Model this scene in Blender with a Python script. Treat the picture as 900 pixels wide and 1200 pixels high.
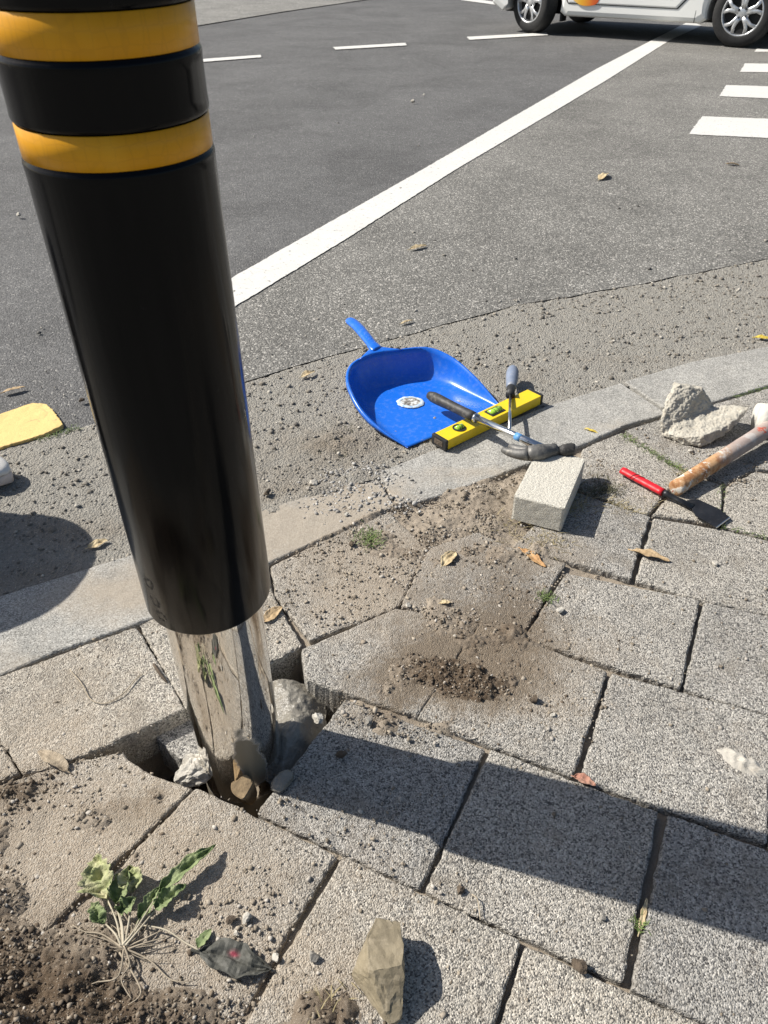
import bpy, bmesh, math, random
import numpy as np
from mathutils import Vector, Matrix, noise as mn
from mathutils.geometry import delaunay_2d_cdt, tessellate_polygon
random.seed(7); rng = np.random.default_rng(7)
R = math.radians
for o in list(bpy.data.objects): bpy.data.objects.remove(o)
scene = bpy.context.scene
col = scene.collection

# ---------------------------------------------------------------- camera, sky, sun
CAM_H = 1.0; PITCH = R(37.5); FPX = 900.0
cam_d = bpy.data.cameras.new('camera'); cam = bpy.data.objects.new('camera', cam_d); col.objects.link(cam)
cam.location = (0, 0, CAM_H); cam.rotation_euler = (R(90) - PITCH, 0, 0)
cam_d.sensor_fit = 'VERTICAL'; cam_d.sensor_height = 24; cam_d.lens = 24 * FPX / 1200
cam_d.clip_start = 0.02; cam_d.clip_end = 3000
cam_d.dof.use_dof = True; cam_d.dof.focus_distance = 1.5; cam_d.dof.aperture_fstop = 11.0
scene.camera = cam

SUN_EL = R(43); SUN_AZ = R(164.5)           # azimuth of the sun measured from +X towards +Y
w = bpy.data.worlds.new('World'); scene.world = w; w.use_nodes = True
nt = w.node_tree; nt.nodes.clear()
sky = nt.nodes.new('ShaderNodeTexSky'); sky.sky_type = 'NISHITA'; sky.sun_disc = False
sky.sun_elevation = SUN_EL; sky.sun_rotation = math.pi/2 - SUN_AZ
sky.air_density = 1.0; sky.dust_density = 2.0
bg = nt.nodes.new('ShaderNodeBackground'); bg.inputs[1].default_value = 0.072
wo = nt.nodes.new('ShaderNodeOutputWorld')
nt.links.new(sky.outputs[0], bg.inputs[0]); nt.links.new(bg.outputs[0], wo.inputs[0])
sd = bpy.data.lights.new('sun', 'SUN'); sd.energy = 4.9; sd.angle = R(0.5); sd.color = (1, 0.955, 0.885)
sun = bpy.data.objects.new('sun', sd); col.objects.link(sun)
sdir = Vector((math.cos(SUN_EL)*math.cos(SUN_AZ), math.cos(SUN_EL)*math.sin(SUN_AZ), math.sin(SUN_EL)))
sun.rotation_euler = sdir.to_track_quat('Z', 'Y').to_euler(); sun.location = sdir*20
scene.view_settings.view_transform = 'Standard'; scene.view_settings.look = 'None'
scene.view_settings.exposure = 0.52; scene.view_settings.gamma = 1.0
scene.view_settings.use_curve_mapping = False

# ---------------------------------------------------------------- survey helpers: a sighted point on the ground plane (or at height z)
S_, C_ = math.sin(PITCH), math.cos(PITCH)
def P(px, py, z=0.0):
    u = (px-450)/FPX; v = (py-600)/FPX
    d = (CAM_H-z)/(S_+v*C_)
    return Vector((u*d, (C_-v*S_)*d, z))
def P2(px, py, z=0.0):
    p = P(px, py, z); return (p.x, p.y)

# ---------------------------------------------------------------- numpy noise
def _h(ix, iy, seed):
    n = (ix.astype(np.int64)*374761393 + iy.astype(np.int64)*668265263 + seed*982451653) & 0xffffffff
    n = ((n ^ (n >> 13)) * 1274126177) & 0xffffffff
    return ((n ^ (n >> 16)) & 0xffff) / 65535.0
def vnoise(x, y, seed=0):
    ix = np.floor(x); iy = np.floor(y); fx = x-ix; fy = y-iy
    fx = fx*fx*(3-2*fx); fy = fy*fy*(3-2*fy)
    a = _h(ix, iy, seed); b = _h(ix+1, iy, seed); c = _h(ix, iy+1, seed); d = _h(ix+1, iy+1, seed)
    return a*(1-fx)*(1-fy)+b*fx*(1-fy)+c*(1-fx)*fy+d*fx*fy
def fbm(x, y, f, octv=4, seed=0, gain=.5):
    t = 0; a = 1; s = 0
    for k in range(octv):
        t = t + a*vnoise(x*f+k*17.3, y*f-k*9.1, seed+k); s += a; a *= gain; f *= 2.07
    return t/s
def cellbump(x, y, f, seed=0):
    """rounded pebble tops: 1 at a cell's centre falling to 0"""
    gx = x*f; gy = y*f; ix = np.floor(gx); iy = np.floor(gy)
    best = np.full(gx.shape, 9.0)
    for dx in (-1, 0, 1):
        for dy in (-1, 0, 1):
            cx = ix+dx; cy = iy+dy
            px = cx+.5+(_h(cx, cy, seed)-.5)*.9; py = cy+.5+(_h(cx, cy, seed+5)-.5)*.9
            r = .35+.6*_h(cx, cy, seed+9)
            best = np.minimum(best, ((gx-px)**2+(gy-py)**2)/(r*r))
    return np.clip(1-best, 0, 1)**.5

# ---------------------------------------------------------------- materials
class NT:
    def __init__(s, name):
        s.m = bpy.data.materials.new(name); s.m.use_nodes = True
        s.t = s.m.node_tree; s.t.nodes.clear()
        s.out = s.t.nodes.new('ShaderNodeOutputMaterial'); s.b = s.t.nodes.new('ShaderNodeBsdfPrincipled')
        s.t.links.new(s.b.outputs[0], s.out.inputs[0])
        s.tc = s.t.nodes.new('ShaderNodeTexCoord').outputs['Object']
    def n(s, typ, **kw):
        nd = s.t.nodes.new(typ)
        for k, v in kw.items():
            if k in nd.inputs: s.put(nd.inputs[k], v)
            else: setattr(nd, k, v)
        return nd
    def put(s, inp, v):
        if isinstance(v, bpy.types.NodeSocket): s.t.links.new(v, inp)
        else: inp.default_value = v
    def noise(s, scale, detail=4, rough=.55, vec=None, out='Fac', dist=0):
        nd = s.n('ShaderNodeTexNoise', Scale=scale, Detail=detail, Roughness=rough, Distortion=dist)
        s.t.links.new(vec or s.tc, nd.inputs['Vector']); return nd.outputs[out]
    def vor(s, scale, feature='F1', out='Distance', vec=None, rnd=1.0):
        nd = s.t.nodes.new('ShaderNodeTexVoronoi'); nd.feature = feature
        nd.inputs['Scale'].default_value = scale; nd.inputs['Randomness'].default_value = rnd
        s.t.links.new(vec or s.tc, nd.inputs['Vector']); return nd.outputs[out]
    def ramp(s, fac, stops, interp='LINEAR'):
        nd = s.t.nodes.new('ShaderNodeValToRGB'); nd.color_ramp.interpolation = interp
        cr = nd.color_ramp
        while len(cr.elements) < len(stops): cr.elements.new(.5)
        for e, (p, c) in zip(cr.elements, stops):
            e.position = p; e.color = (c, c, c, 1) if not hasattr(c, '__len__') else (*c[:3], 1)
        s.t.links.new(fac, nd.inputs[0]); return nd.outputs[0]
    def mix(s, fac, a, b, mode='MIX'):
        nd = s.t.nodes.new('ShaderNodeMix'); nd.data_type = 'RGBA'; nd.blend_type = mode
        s.put(nd.inputs[0], fac)
        for k, v in ((6, a), (7, b)):
            if isinstance(v, bpy.types.NodeSocket): s.t.links.new(v, nd.inputs[k])
            else: nd.inputs[k].default_value = (*v[:3], 1) if hasattr(v, '__len__') else (v, v, v, 1)
        return nd.outputs[2]
    def math(s, op, a, b=0.0, clamp=False):
        nd = s.t.nodes.new('ShaderNodeMath'); nd.operation = op; nd.use_clamp = clamp
        s.put(nd.inputs[0], a); s.put(nd.inputs[1], b); return nd.outputs[0]
    def attr(s, name):
        nd = s.t.nodes.new('ShaderNodeAttribute'); nd.attribute_name = name; return nd.outputs['Fac']
    def attrc(s, name):
        nd = s.t.nodes.new('ShaderNodeAttribute'); nd.attribute_name = name; return nd.outputs['Color']
    def bump(s, h, strength=.5, dist=.002, prev=None):
        nd = s.t.nodes.new('ShaderNodeBump'); nd.inputs['Strength'].default_value = strength
        nd.inputs['Distance'].default_value = dist; s.t.links.new(h, nd.inputs['Height'])
        if prev is not None: s.t.links.new(prev, nd.inputs['Normal'])
        s.t.links.new(nd.outputs[0], s.b.inputs['Normal']); return nd.outputs[0]
    def set(s, **kw):
        for k, v in kw.items():
            k = {'col': 'Base Color', 'rough': 'Roughness', 'metal': 'Metallic', 'spec': 'Specular IOR Level', 'coat': 'Coat Weight',
                 'trans': 'Transmission Weight', 'coatr': 'Coat Roughness'}.get(k, k)
            if hasattr(v, '__len__') and len(v) == 3: v = (*v, 1)
            s.put(s.b.inputs[k], v)
        return s.m

def plain(name, c, rough=.5, metal=0, spec=.5, bumpf=None, var=.15, dirt=None):
    t = NT(name)
    n = t.noise(30, 5); f = t.ramp(n, [(.3, 0.0), (.7, 1.0)])
    c2 = tuple(min(1, k*(1-var*1.6)) for k in c)
    cc = t.mix(f, c, c2)
    if dirt:
        d = t.ramp(t.noise(70, 6, .7), [(.52, 0.0), (.68, 1.0)])
        cc = t.mix(t.math('MULTIPLY', d, dirt[1]), cc, dirt[0])
    if bumpf: t.bump(t.noise(bumpf[0], 5, .6), bumpf[1], bumpf[2])
    r = t.ramp(t.noise(55, 5, .6), [(.3, max(0, rough-.08)), (.75, min(1, rough+.12))])
    return t.set(col=cc, rough=r, metal=metal, spec=spec)

def mat_paver():
    t = NT('exposed_aggregate_paver')
    vc = t.vor(500, out='Color'); g = t.n('ShaderNodeSeparateColor'); t.t.links.new(vc, g.inputs[0])
    vd = t.vor(500)
    base = t.ramp(g.outputs[0], [(0, (.07, .066, .06)), (.16, (.15, .142, .13)), (.27, (.34, .32, .28)), (.72, (.46, .435, .385)), (1, (.64, .605, .54))])
    base = t.mix(t.ramp(t.noise(260, 3, .6), [(.36, 0.75), (.5, 0.0)]), base, (.17, .165, .155))
    low = t.ramp(t.noise(7, 4, .6), [(.3, .80), (.7, 1.08)])
    base = t.mix(1.0, base, low, 'MULTIPLY')
    pits = t.ramp(t.noise(150, 2, .5), [(.31, 0.0), (.38, 1.0)])
    base = t.mix(pits, (.10, .095, .088), base)
    dn = t.noise(26, 7, .72); dust = t.attr('dust')
    dm = t.math('ADD', dust, t.math('MULTIPLY', t.math('SUBTRACT', dn, .5), 1.5), True)
    dcol = t.mix(t.noise(120, 4), (.22, .18, .135), (.42, .355, .275))
    dcol = t.mix(t.ramp(t.noise(340, 2), [(.5, 0.0), (.62, .5)]), dcol, (.50, .46, .39))
    base = t.mix(t.math('MULTIPLY', dm, .86), base, dcol)
    sm_ = t.math('ADD', t.attr('soilfilm'), t.math('MULTIPLY', t.math('SUBTRACT', t.mix(.5, t.noise(16, 9, .8), t.noise(130, 6, .8)), .5), 5.0), True)
    base = t.mix(t.math('MULTIPLY', sm_, .92), base, t.mix(t.ramp(t.vor(360), [(.14, .8), (.22, 0.0)]), t.mix(t.noise(260, 4, .8), (.075, .057, .038), (.27, .215, .155)), (.47, .42, .345)))
    base = t.mix(1.0, base, t.mix(t.attr('tone'), (.84, .85, .87), (1.10, 1.07, 1.02)), 'MULTIPLY')
    base = t.mix(t.math('MULTIPLY', t.ramp(t.noise(11, 5, .6), [(.56, 0.0), (.66, .38)]), 1.0), base, (.20, .175, .14))
    hh = t.math('ADD', t.math('MULTIPLY', vd, -1.0), t.math('MULTIPLY', t.noise(150, 3), 1.3))
    t.bump(hh, .8, .0022)
    return t.set(col=base, rough=.86, spec=.25)

def mat_soil():
    t = NT('dusty_soil')
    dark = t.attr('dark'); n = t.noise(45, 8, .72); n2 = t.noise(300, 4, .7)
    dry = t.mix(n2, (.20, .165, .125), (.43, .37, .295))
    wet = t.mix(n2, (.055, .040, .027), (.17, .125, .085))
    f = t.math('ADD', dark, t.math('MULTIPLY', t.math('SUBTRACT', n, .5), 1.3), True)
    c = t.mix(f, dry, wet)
    sp = t.ramp(t.vor(330, out='Distance'), [(.16, 1.0), (.24, 0.0)])
    c = t.mix(t.math('MULTIPLY', sp, .35), c, (.52, .48, .41))
    t.bump(t.noise(420, 5, .75), .9, .003)
    return t.set(col=c, rough=.95, spec=.12)

def mat_asphalt(name, lo, hi, scale, stone, sz=.35):
    t = NT(name)
    vc = t.vor(scale, out='Color'); g = t.n('ShaderNodeSeparateColor'); t.t.links.new(vc, g.inputs[0])
    f = t.ramp(g.outputs[1], [(0, 0.0), (.55, .35), (.82, .75), (1, 1.0)])
    c = t.mix(f, lo, hi)
    sp = t.ramp(g.outputs[0], [(1-sz*.4, 0.0), (1-sz*.4+.02, 1.0)])
    c = t.mix(sp, c, stone)
    low = t.ramp(t.noise(1.3, 7, .68, dist=.6), [(.3, .76), (.5, 1.0), (.72, 1.22)])
    c = t.mix(1.0, c, low, 'MULTIPLY')
    low = t.ramp(t.noise(14, 5, .6), [(.3, .90), (.7, 1.08)])
    c = t.mix(1.0, c, low, 'MULTIPLY')
    t.bump(t.math('ADD', t.math('MULTIPLY', t.vor(scale), -1), t.noise(scale*.6, 3)), .75, .004)
    return t.set(col=c, rough=.88, spec=.3)

def mat_gutter():
    t = NT('worn_gutter_concrete')
    vc = t.vor(210, out='Color'); g = t.n('ShaderNodeSeparateColor'); t.t.links.new(vc, g.inputs[0])
    c = t.mix(t.noise(75, 9, .8), (.165, .157, .138), (.45, .425, .37))
    st = t.ramp(g.outputs[0], [(.62, 0.0), (.66, 1.0)])
    stc = t.ramp(g.outputs[1], [(0, (.17, .165, .15)), (.5, (.38, .355, .31)), (1, (.58, .545, .48))])
    ed = t.ramp(t.vor(210), [(.35, 1.0), (.5, 0.0)])
    c = t.mix(t.math('MULTIPLY', t.math('MULTIPLY', st, ed), .7), c, stc)
    soil = t.attr('dust'); sm = t.math('ADD', soil, t.math('MULTIPLY', t.math('SUBTRACT', t.noise(22, 7, .7), .5), 1.4), True)
    c = t.mix(t.math('MULTIPLY', sm, .8), c, t.mix(t.noise(240, 3), (.14, .115, .085), (.32, .27, .21)))
    t.bump(t.math('ADD', t.math('MULTIPLY', t.vor(210), -1), t.noise(190, 6, .8)), 1.0, .005)
    return t.set(col=c, rough=.92, spec=.2)

def mat_kerb():
    t = NT('kerb_granite')
    vc = t.vor(520, out='Color'); g = t.n('ShaderNodeSeparateColor'); t.t.links.new(vc, g.inputs[0])
    c = t.ramp(g.outputs[0], [(0, (.15, .145, .13)), (.4, (.31, .30, .275)), (.85, (.40, .39, .355)), (1, (.56, .54, .49))])
    low = t.ramp(t.noise(9, 6, .65), [(.3, .80), (.7, 1.12)]); c = t.mix(1.0, c, low, 'MULTIPLY')
    dust = t.attr('dust'); dm = t.math('ADD', dust, t.math('MULTIPLY', t.math('SUBTRACT', t.noise(18, 7, .72), .5), 1.7), True)
    c = t.mix(t.math('MULTIPLY', dm, .8), c, t.mix(t.noise(200, 3), (.24, .2, .15), (.42, .365, .29)))
    t.bump(t.noise(300, 4, .6), .6, .002)
    return t.set(col=c, rough=.85, spec=.25)

def mat_paint(name, c, worn=.45, under=(.1, .1, .098)):
    t = NT(name)
    cr = t.ramp(t.vor(11, 'DISTANCE_TO_EDGE', vec=None), [(.003, 1.0), (.010, 0.0)])
    n = t.ramp(t.noise(48, 9, .8), [(worn-.14, 1.0), (worn-.06, 0.0)])
    n = t.math('MAXIMUM', n, t.math('MULTIPLY', cr, t.ramp(t.noise(3, 2), [(.5, 0.0), (.65, .4)])))
    sh = t.mix(t.noise(6, 6, .65), tuple(k*.80 for k in c), c)
    sh = t.mix(t.ramp(t.noise(190, 4, .7), [(.5, 0.0), (.75, .5)]), sh, tuple(k*.6 for k in c))
    t.bump(t.noise(260, 5, .7), .6, .002)
    return t.set(col=t.mix(n, sh, under), rough=.75, spec=.3)

M = {}
M['paver'] = mat_paver(); M['soil'] = mat_soil(); M['gutter'] = mat_gutter(); M['kerb'] = mat_kerb()
M['lane'] = mat_asphalt('lane_asphalt', (.080, .079, .077), (.175, .172, .166), 230, (.29, .28, .26), .10)
M['shoulder'] = mat_asphalt('coarse_asphalt', (.10, .097, .088), (.27, .26, .235), 200, (.44, .42, .38), .22)
M['farconc'] = mat_asphalt('far_concrete', (.16, .155, .14), (.27, .26, .235), 60, (.3, .29, .27), .1)
M['white'] = mat_paint('road_paint_white', (.68, .665, .62), .49, (.13, .128, .12))
M['yellow'] = mat_paint('road_paint_yellow', (.78, .56, .22), .47, (.22, .19, .13))
M['steel'] = None

# ---------------------------------------------------------------- object helpers
def link(name, me, mat=None, parent=None, smooth=False):
    o = bpy.data.objects.new(name, me); col.objects.link(o)
    if mat is not None: me.materials.append(mat)
    if parent is not None: o.parent = parent
    if smooth: me.polygons.foreach_set('use_smooth', [True]*len(me.polygons))
    return o
def pydata(name, V, F, mat=None, parent=None, smooth=False):
    me = bpy.data.meshes.new(name); me.from_pydata([tuple(v) for v in V], [], F); me.validate(); me.update()
    return link(name, me, mat, parent, smooth)
def bmobj(name, bm, mat=None, parent=None, smooth=False):
    me = bpy.data.meshes.new(name); bmesh.ops.recalc_face_normals(bm, faces=bm.faces); bm.to_mesh(me); bm.free()
    return link(name, me, mat, parent, smooth)
def tag(o, label=None, cat=None, group=None, kind=None):
    if label: o['label'] = label
    if cat: o['category'] = cat
    if group: o['group'] = group
    if kind: o['kind'] = kind
    return o
def empty(name, loc, label, cat, group=None, rz=0):
    o = bpy.data.objects.new(name, None); col.objects.link(o); o.location = loc; o.rotation_euler = (0, 0, rz)
    o.empty_display_size = .05
    return tag(o, label, cat, group)
def attrf(o, name, vals):
    a = o.data.attributes.new(name, 'FLOAT', 'POINT'); a.data.foreach_set('value', np.asarray(vals, dtype=np.float32))
def attrcol(o, name, vals):
    a = o.data.color_attributes.new(name, 'FLOAT_COLOR', 'POINT'); a.data.foreach_set('color', np.asarray(vals, dtype=np.float32).ravel())
def tube(path, radii, seg=10, cap=True, flat=None, up=Vector((0, 0, 1))):
    """closed tube along a path; flat=(a,b) squashes sideways/upwards"""
    V = []; F = []; n = len(path); path = [Vector(p) for p in path]
    if not hasattr(radii, '__len__'): radii = [radii]*n
    for i, p in enumerate(path):
        d = (path[min(i+1, n-1)]-path[max(i-1, 0)]).normalized()
        u = up if abs(d.dot(up)) < .95 else Vector((0, 1, 0))
        a = d.cross(u).normalized(); b = a.cross(d).normalized()
        fa, fb = (flat[i] if isinstance(flat, list) else flat) if flat else (1, 1)
        for k in range(seg):
            t = 2*math.pi*k/seg; V.append(p+a*math.cos(t)*radii[i]*fa+b*math.sin(t)*radii[i]*fb)
    for i in range(n-1):
        for k in range(seg):
            k2 = (k+1) % seg; F.append((i*seg+k, i*seg+k2, (i+1)*seg+k2, (i+1)*seg+k))
    if cap: F.append(tuple(range(seg))[::-1]); F.append(tuple((n-1)*seg+k for k in range(seg)))
    return V, F
def catmull(pts, n):
    pts = [Vector(p) for p in pts]; out = []; m = len(pts)-1
    for i in range(n):
        t = i/(n-1)*m; k = min(int(t), m-1); f = t-k
        p0 = pts[max(k-1, 0)]; p1 = pts[k]; p2 = pts[k+1]; p3 = pts[min(k+2, m)]
        out.append(.5*((2*p1)+(p2-p0)*f+(2*p0-5*p1+4*p2-p3)*f*f+(3*p1-p0-3*p2+p3)*f**3))
    return out
def merge(parts):
    V = []; F = []
    for v, f in parts:
        o = len(V); V += list(v); F += [tuple(i+o for i in q) for q in f]
    return V, F
def lathe(prof, seg=64):
    V = []; F = []; n = len(prof)
    for r, z in prof:
        for k in range(seg):
            t = 2*math.pi*k/seg; V.append((r*math.cos(t), r*math.sin(t), z))
    for i in range(n-1):
        for k in range(seg):
            k2 = (k+1) % seg; F.append((i*seg+k, i*seg+k2, (i+1)*seg+k2, (i+1)*seg+k))
    return V, F
def boxm(sx, sy, sz, bev=.002, seg=2):
    bm = bmesh.new(); bmesh.ops.create_cube(bm, size=1)
    bmesh.ops.scale(bm, vec=(sx, sy, sz), verts=bm.verts)
    if bev: bmesh.ops.bevel(bm, geom=list(bm.edges), offset=bev, segments=seg, profile=.6, affect='EDGES')
    return bm
def frame(o, origin, xdir, zdir=Vector((0, 0, 1))):
    x = Vector(xdir).normalized(); z = (Vector(zdir)-x*Vector(zdir).dot(x)).normalized(); y = z.cross(x)
    m = Matrix((x, y, z)).transposed().to_4x4(); m.translation = origin; o.matrix_world = m; return o

# ---------------------------------------------------------------- dirt maps (ellipses surveyed on the ground)
def blobs(x, y, lst):
    t = np.zeros_like(x)
    for px, py, rx, ry, a in lst:
        c = P(px, py); t = t + a*np.exp(-(((x-c.x)/rx)**2+((y-c.y)/ry)**2))
    return t
HEAP = [ # height in mm
    (510, 705, .04, .04, 3.5), (570, 750, .05, .04, 4), (640, 790, .04, .03, 3), (480, 745, .04, .03, 3.5), (600, 850, .03, .02, 3), (560, 700, .05, .04, 3.5),
    (560, 800, .07, .05, 12), (500, 790, .06, .05, 8), (610, 745, .07, .055, 7.5), (455, 800, .05, .05, 6.5), (520, 735, .06, .05, 4), (640, 830, .04, .03, 5),
    (450, 850, .03, .025, 6), (520, 850, .04, .018, 6), (530, 720, .06, .05, 5), (600, 690, .06, .04, 6), (560, 655, .07, .05, 8), (490, 660, .06, .04, 7),
    (620, 650, .05, .03, 8), (500, 620, .08, .05, 8), (570, 610, .07, .05, 10), (420, 600, .07, .05, 8), (440, 640, .05, .04, 8), (640, 640, .05, .03, 7),
    (390, 575, .07, .05, 6), (320, 600, .07, .05, 6), (430, 568, .05, .035, 7), (350, 625, .06, .05, 6), (455, 585, .04, .03, 7), (280, 640, .05, .04, 4), (590, 572, .05, .035, 8), (560, 578, .04, .03, 6), (625, 560, .04, .03, 7), (520, 600, .05, .03, 6), (390, 690, .05, .05, 2.5), (690, 585, .04, .035, 6), (720, 560, .03, .04, 5), (700, 545, .04, .04, 5), (540, 580, .06, .03, 7),
    (-10, 1190, .085, .07, 40), (70, 1230, .09, .055, 36), (160, 1235, .05, .03, 24), (-90, 1080, .055, .08, 30), (-5, 1060, .035, .03, 14), (20, 925, .032, .018, 15), (-10, 990, .02, .03, 12), (110, 955, .04, .02, 6), (175, 935, .04, .02, 6), (120, 1130, .04, .04, 9),
    (230, 1190, .06, .03, 10), (385, 1185, .035, .028, 14), (350, 1215, .06, .03, 12), (170, 940, .06, .03, 4), (110, 975, .04, .03, 4), (100, 890, .04, .015, 4), (800, 560, .05, .02, 5),
    (860, 565, .06, .02, 6), (885, 545, .03, .02, 6), (325, 1060, .01, .05, 3)]
def heap(x, y): return blobs(x, y, HEAP)/1000
DUST = [(60, 850, .12, .1, .35), (130, 1000, .2, .14, .55), (280, 1050, .14, .12, .38), (420, 700, .14, .1, .85), (560, 770, .16, .11, .75), (650, 830, .07, .05, .35), (300, 640, .15, .08, .6),
        (480, 640, .2, .1, .8), (640, 650, .12, .07, .6), (440, 1000, .04, .05, .3), (640, 980, .04, .04, .18), (90, 780, .15, .08, .25), (350, 1150, .12, .06, .45), (120, 700, .1, .04, .5),
        (230, 720, .08, .05, .4), (600, 1150, .09, .06, .15), (520, 1050, .05, .03, .25), (850, 880, .05, .04, .25), (700, 760, .08, .06, .25), (410, 830, .03, .03, .5),
        (320, 880, .05, .05, .2), (790, 520, .08, .05, .3), (0, 1100, .25, .25, .8), (770, 585, .12, .08, .25)]
def dust(x, y): return blobs(x, y, DUST)
DARK = [(565, 765, .13, .09, .6), (620, 700, .08, .07, .3), (560, 810, .075, .055, .9), (500, 790, .07, .05, .6), (600, 740, .06, .05, .4), (460, 835, .03, .03, .5), (560, 655, .08, .05, .42), (480, 640, .07, .05, .42), (580, 600, .1, .05, .25),
        (-10, 1190, .13, .10, 1.1), (90, 1220, .12, .07, 1.0), (-80, 1080, .08, .12, 1.0), (20, 930, .06, .045, .8), (170, 945, .06, .03, .45), (385, 1185, .05, .04, .9), (230, 1190, .05, .03, .4),
        (400, 515, .09, .06, .7), (700, 560, .05, .04, .45), (420, 560, .05, .03, -.9), (405, 575, .05, .04, -.6)]

HOLE = [P2(*p) for p in [(108, 885), (217, 833), (322, 777), (352, 763), (361, 797), (402, 817), (303, 949), (226, 922), (168, 903), (145, 881)]]
def inside(x, y, poly):
    r = np.zeros(x.shape, bool); n = len(poly)
    for i in range(n):
        x0, y0 = poly[i]; x1, y1 = poly[(i+1) % n]
        c = ((y0 > y) != (y1 > y))
        with np.errstate(divide='ignore', invalid='ignore'):
            xi = (x1-x0)*(y-y0)/(y1-y0)+x0
        r ^= c & (x < xi)
    return r
def dpoly(x, y, pl, closed=False):
    d = np.full(x.shape, 9.0); n = len(pl)
    for i in range(n if closed else n-1):
        ax, ay = pl[i]; bx, by = pl[(i+1) % n]; dx, dy = bx-ax, by-ay
        t = np.clip(((x-ax)*dx+(y-ay)*dy)/(dx*dx+dy*dy+1e-12), 0, 1)
        d = np.minimum(d, np.hypot(x-ax-t*dx, y-ay-t*dy))
    return d
KERB_OUT = [(-420, 850), (-200, 765), (0, 700), (105, 667), (153, 652), (235, 624), (313, 598), (375, 578), (438, 558), (505, 530), (570, 505), (638, 478), (730, 449), (810, 425), (900, 407), (1100, 370), (1500, 300)]
KERB_IN = [(-420, 980), (-200, 870), (0, 792), (63, 765), (183, 723), (250, 691), (313, 661), (380, 630), (462, 593), (500, 586), (579, 559), (625, 541), (683, 521), (733, 498), (785, 485), (840, 470), (900, 452), (1100, 405), (1500, 325)]
ASPH = [(-600, 690), (-300, 600), (0, 523), (70, 506), (107, 494), (200, 468), (289, 444), (380, 418), (470, 393), (600, 357), (740, 333), (900, 302), (1100, 265), (1500, 205)]
kout = [P2(*p) for p in KERB_OUT]; kin = [P2(*p) for p in KERB_IN]; aspl0 = [P2(*p) for p in ASPH]; aspl = []
for i in range(len(aspl0)-1):
    a_ = Vector(aspl0[i]); b_ = Vector(aspl0[i+1]); m_ = max(1, min(80, int((b_-a_).length/.025)))
    for k in range(m_):
        q = a_.lerp(b_, k/m_); j_ = .012*mn.noise(Vector((q.x*9, q.y*9, 0)))+.007*mn.noise(Vector((q.x*40, q.y*40, 2))); aspl.append((q.x+j_*.4, q.y+j_))
aspl.append(aspl0[-1])

def gridmesh(name, x0, x1, y0, y1, step, zf, mat, keep=None):
    nx = int((x1-x0)/step)+1; ny = int((y1-y0)/step)+1
    X, Y = np.meshgrid(np.linspace(x0, x1, nx), np.linspace(y0, y1, ny))
    Z, attrs = zf(X, Y)
    idx = np.arange(nx*ny).reshape(ny, nx)
    q = np.stack([idx[:-1, :-1], idx[:-1, 1:], idx[1:, 1:], idx[1:, :-1]], -1).reshape(-1, 4)
    if keep is not None:
        k = keep(X, Y); kk = k[:-1, :-1] & k[1:, 1:] & k[:-1, 1:] & k[1:, :-1]; q = q[kk.ravel()]
        used = np.unique(q); rem = np.full(nx*ny, -1); rem[used] = np.arange(len(used)); q = rem[q]
    else: used = np.arange(nx*ny)
    co = np.stack([X.ravel()[used], Y.ravel()[used], Z.ravel()[used]], 1).astype(np.float32)
    me = bpy.data.meshes.new(name); me.vertices.add(len(co)); me.vertices.foreach_set('co', co.ravel())
    me.loops.add(q.size); me.loops.foreach_set('vertex_index', q.ravel().astype(np.int32))
    me.polygons.add(len(q)); me.polygons.foreach_set('loop_start', np.arange(0, q.size, 4, dtype=np.int32))
    me.polygons.foreach_set('loop_total', np.full(len(q), 4, dtype=np.int32))
    me.update(calc_edges=True); o = link(name, me, mat, None, True)
    for k, v in attrs.items(): attrf(o, k, v.ravel()[used])
    return o

# ---------------------------------------------------------------- ground: soil bed with the dug hole and the heaps
def soil_h(X, Y):
    hp = heap(X, Y)
    lump = cellbump(X, Y, 55, 3)*.25+cellbump(X, Y, 130, 8)*.25+1.3*np.abs(fbm(X, Y, 70, 4, 61, .75)-.5)+.5*rng.uniform(0, 1, X.shape)*.35 if X.size > 5000 else np.zeros_like(X)+.3
    n = fbm(X, Y, 22, 6, 1, .6)
    kd = dpoly(X, Y, kin)
    amp = np.where((X < -.05) & (Y < .72), .95, np.where(Y > .95, 1.5, 1.6))
    z = -.0145+hp*(.40+1.2*n)*amp+lump*np.clip(hp*1.3, 0, .009)*np.where(Y > .95, .7, 1.1)+(n-.5)*.008+.0105*np.clip(1-kd/.012, 0, 1)*np.clip(n*2.2-.35, 0, 1)
    ins = inside(X, Y, HOLE); d = dpoly(X, Y, HOLE, True)
    z = z+.0085*np.clip(dust(X, Y)-.35, 0, 1)*np.clip(n*2-.3, 0, 1)
    dz = -.13-.02*fbm(X, Y, 30, 3, 9)
    f = np.where(ins, 1.0, np.clip(1-(d-.003)/.008, 0, 1))
    z = z*(1-f)+dz*f
    return z
def soil_z(X, Y):
    z = soil_h(X, Y)
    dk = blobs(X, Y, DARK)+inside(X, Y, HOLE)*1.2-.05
    return z, {'dark': dk}
kin_band = kin
def keep_soil(X, Y):
    return inside(X, Y, kout+[(4, .0), (-2.5, .0)]) | (blobs(X, Y, [(330, 600, .16, .09, 1), (420, 570, .10, .07, 1)]) > .3)
    poly = kout+[(2.6, 2.6), (2.6, .05), (-1.6, .05), (-1.6, kout[0][1])]
    return inside(X, Y, kout+[(4, .0), (-2.5, .0)])
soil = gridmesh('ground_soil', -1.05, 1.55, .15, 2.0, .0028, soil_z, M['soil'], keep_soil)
tag(soil, kind='structure')

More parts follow.
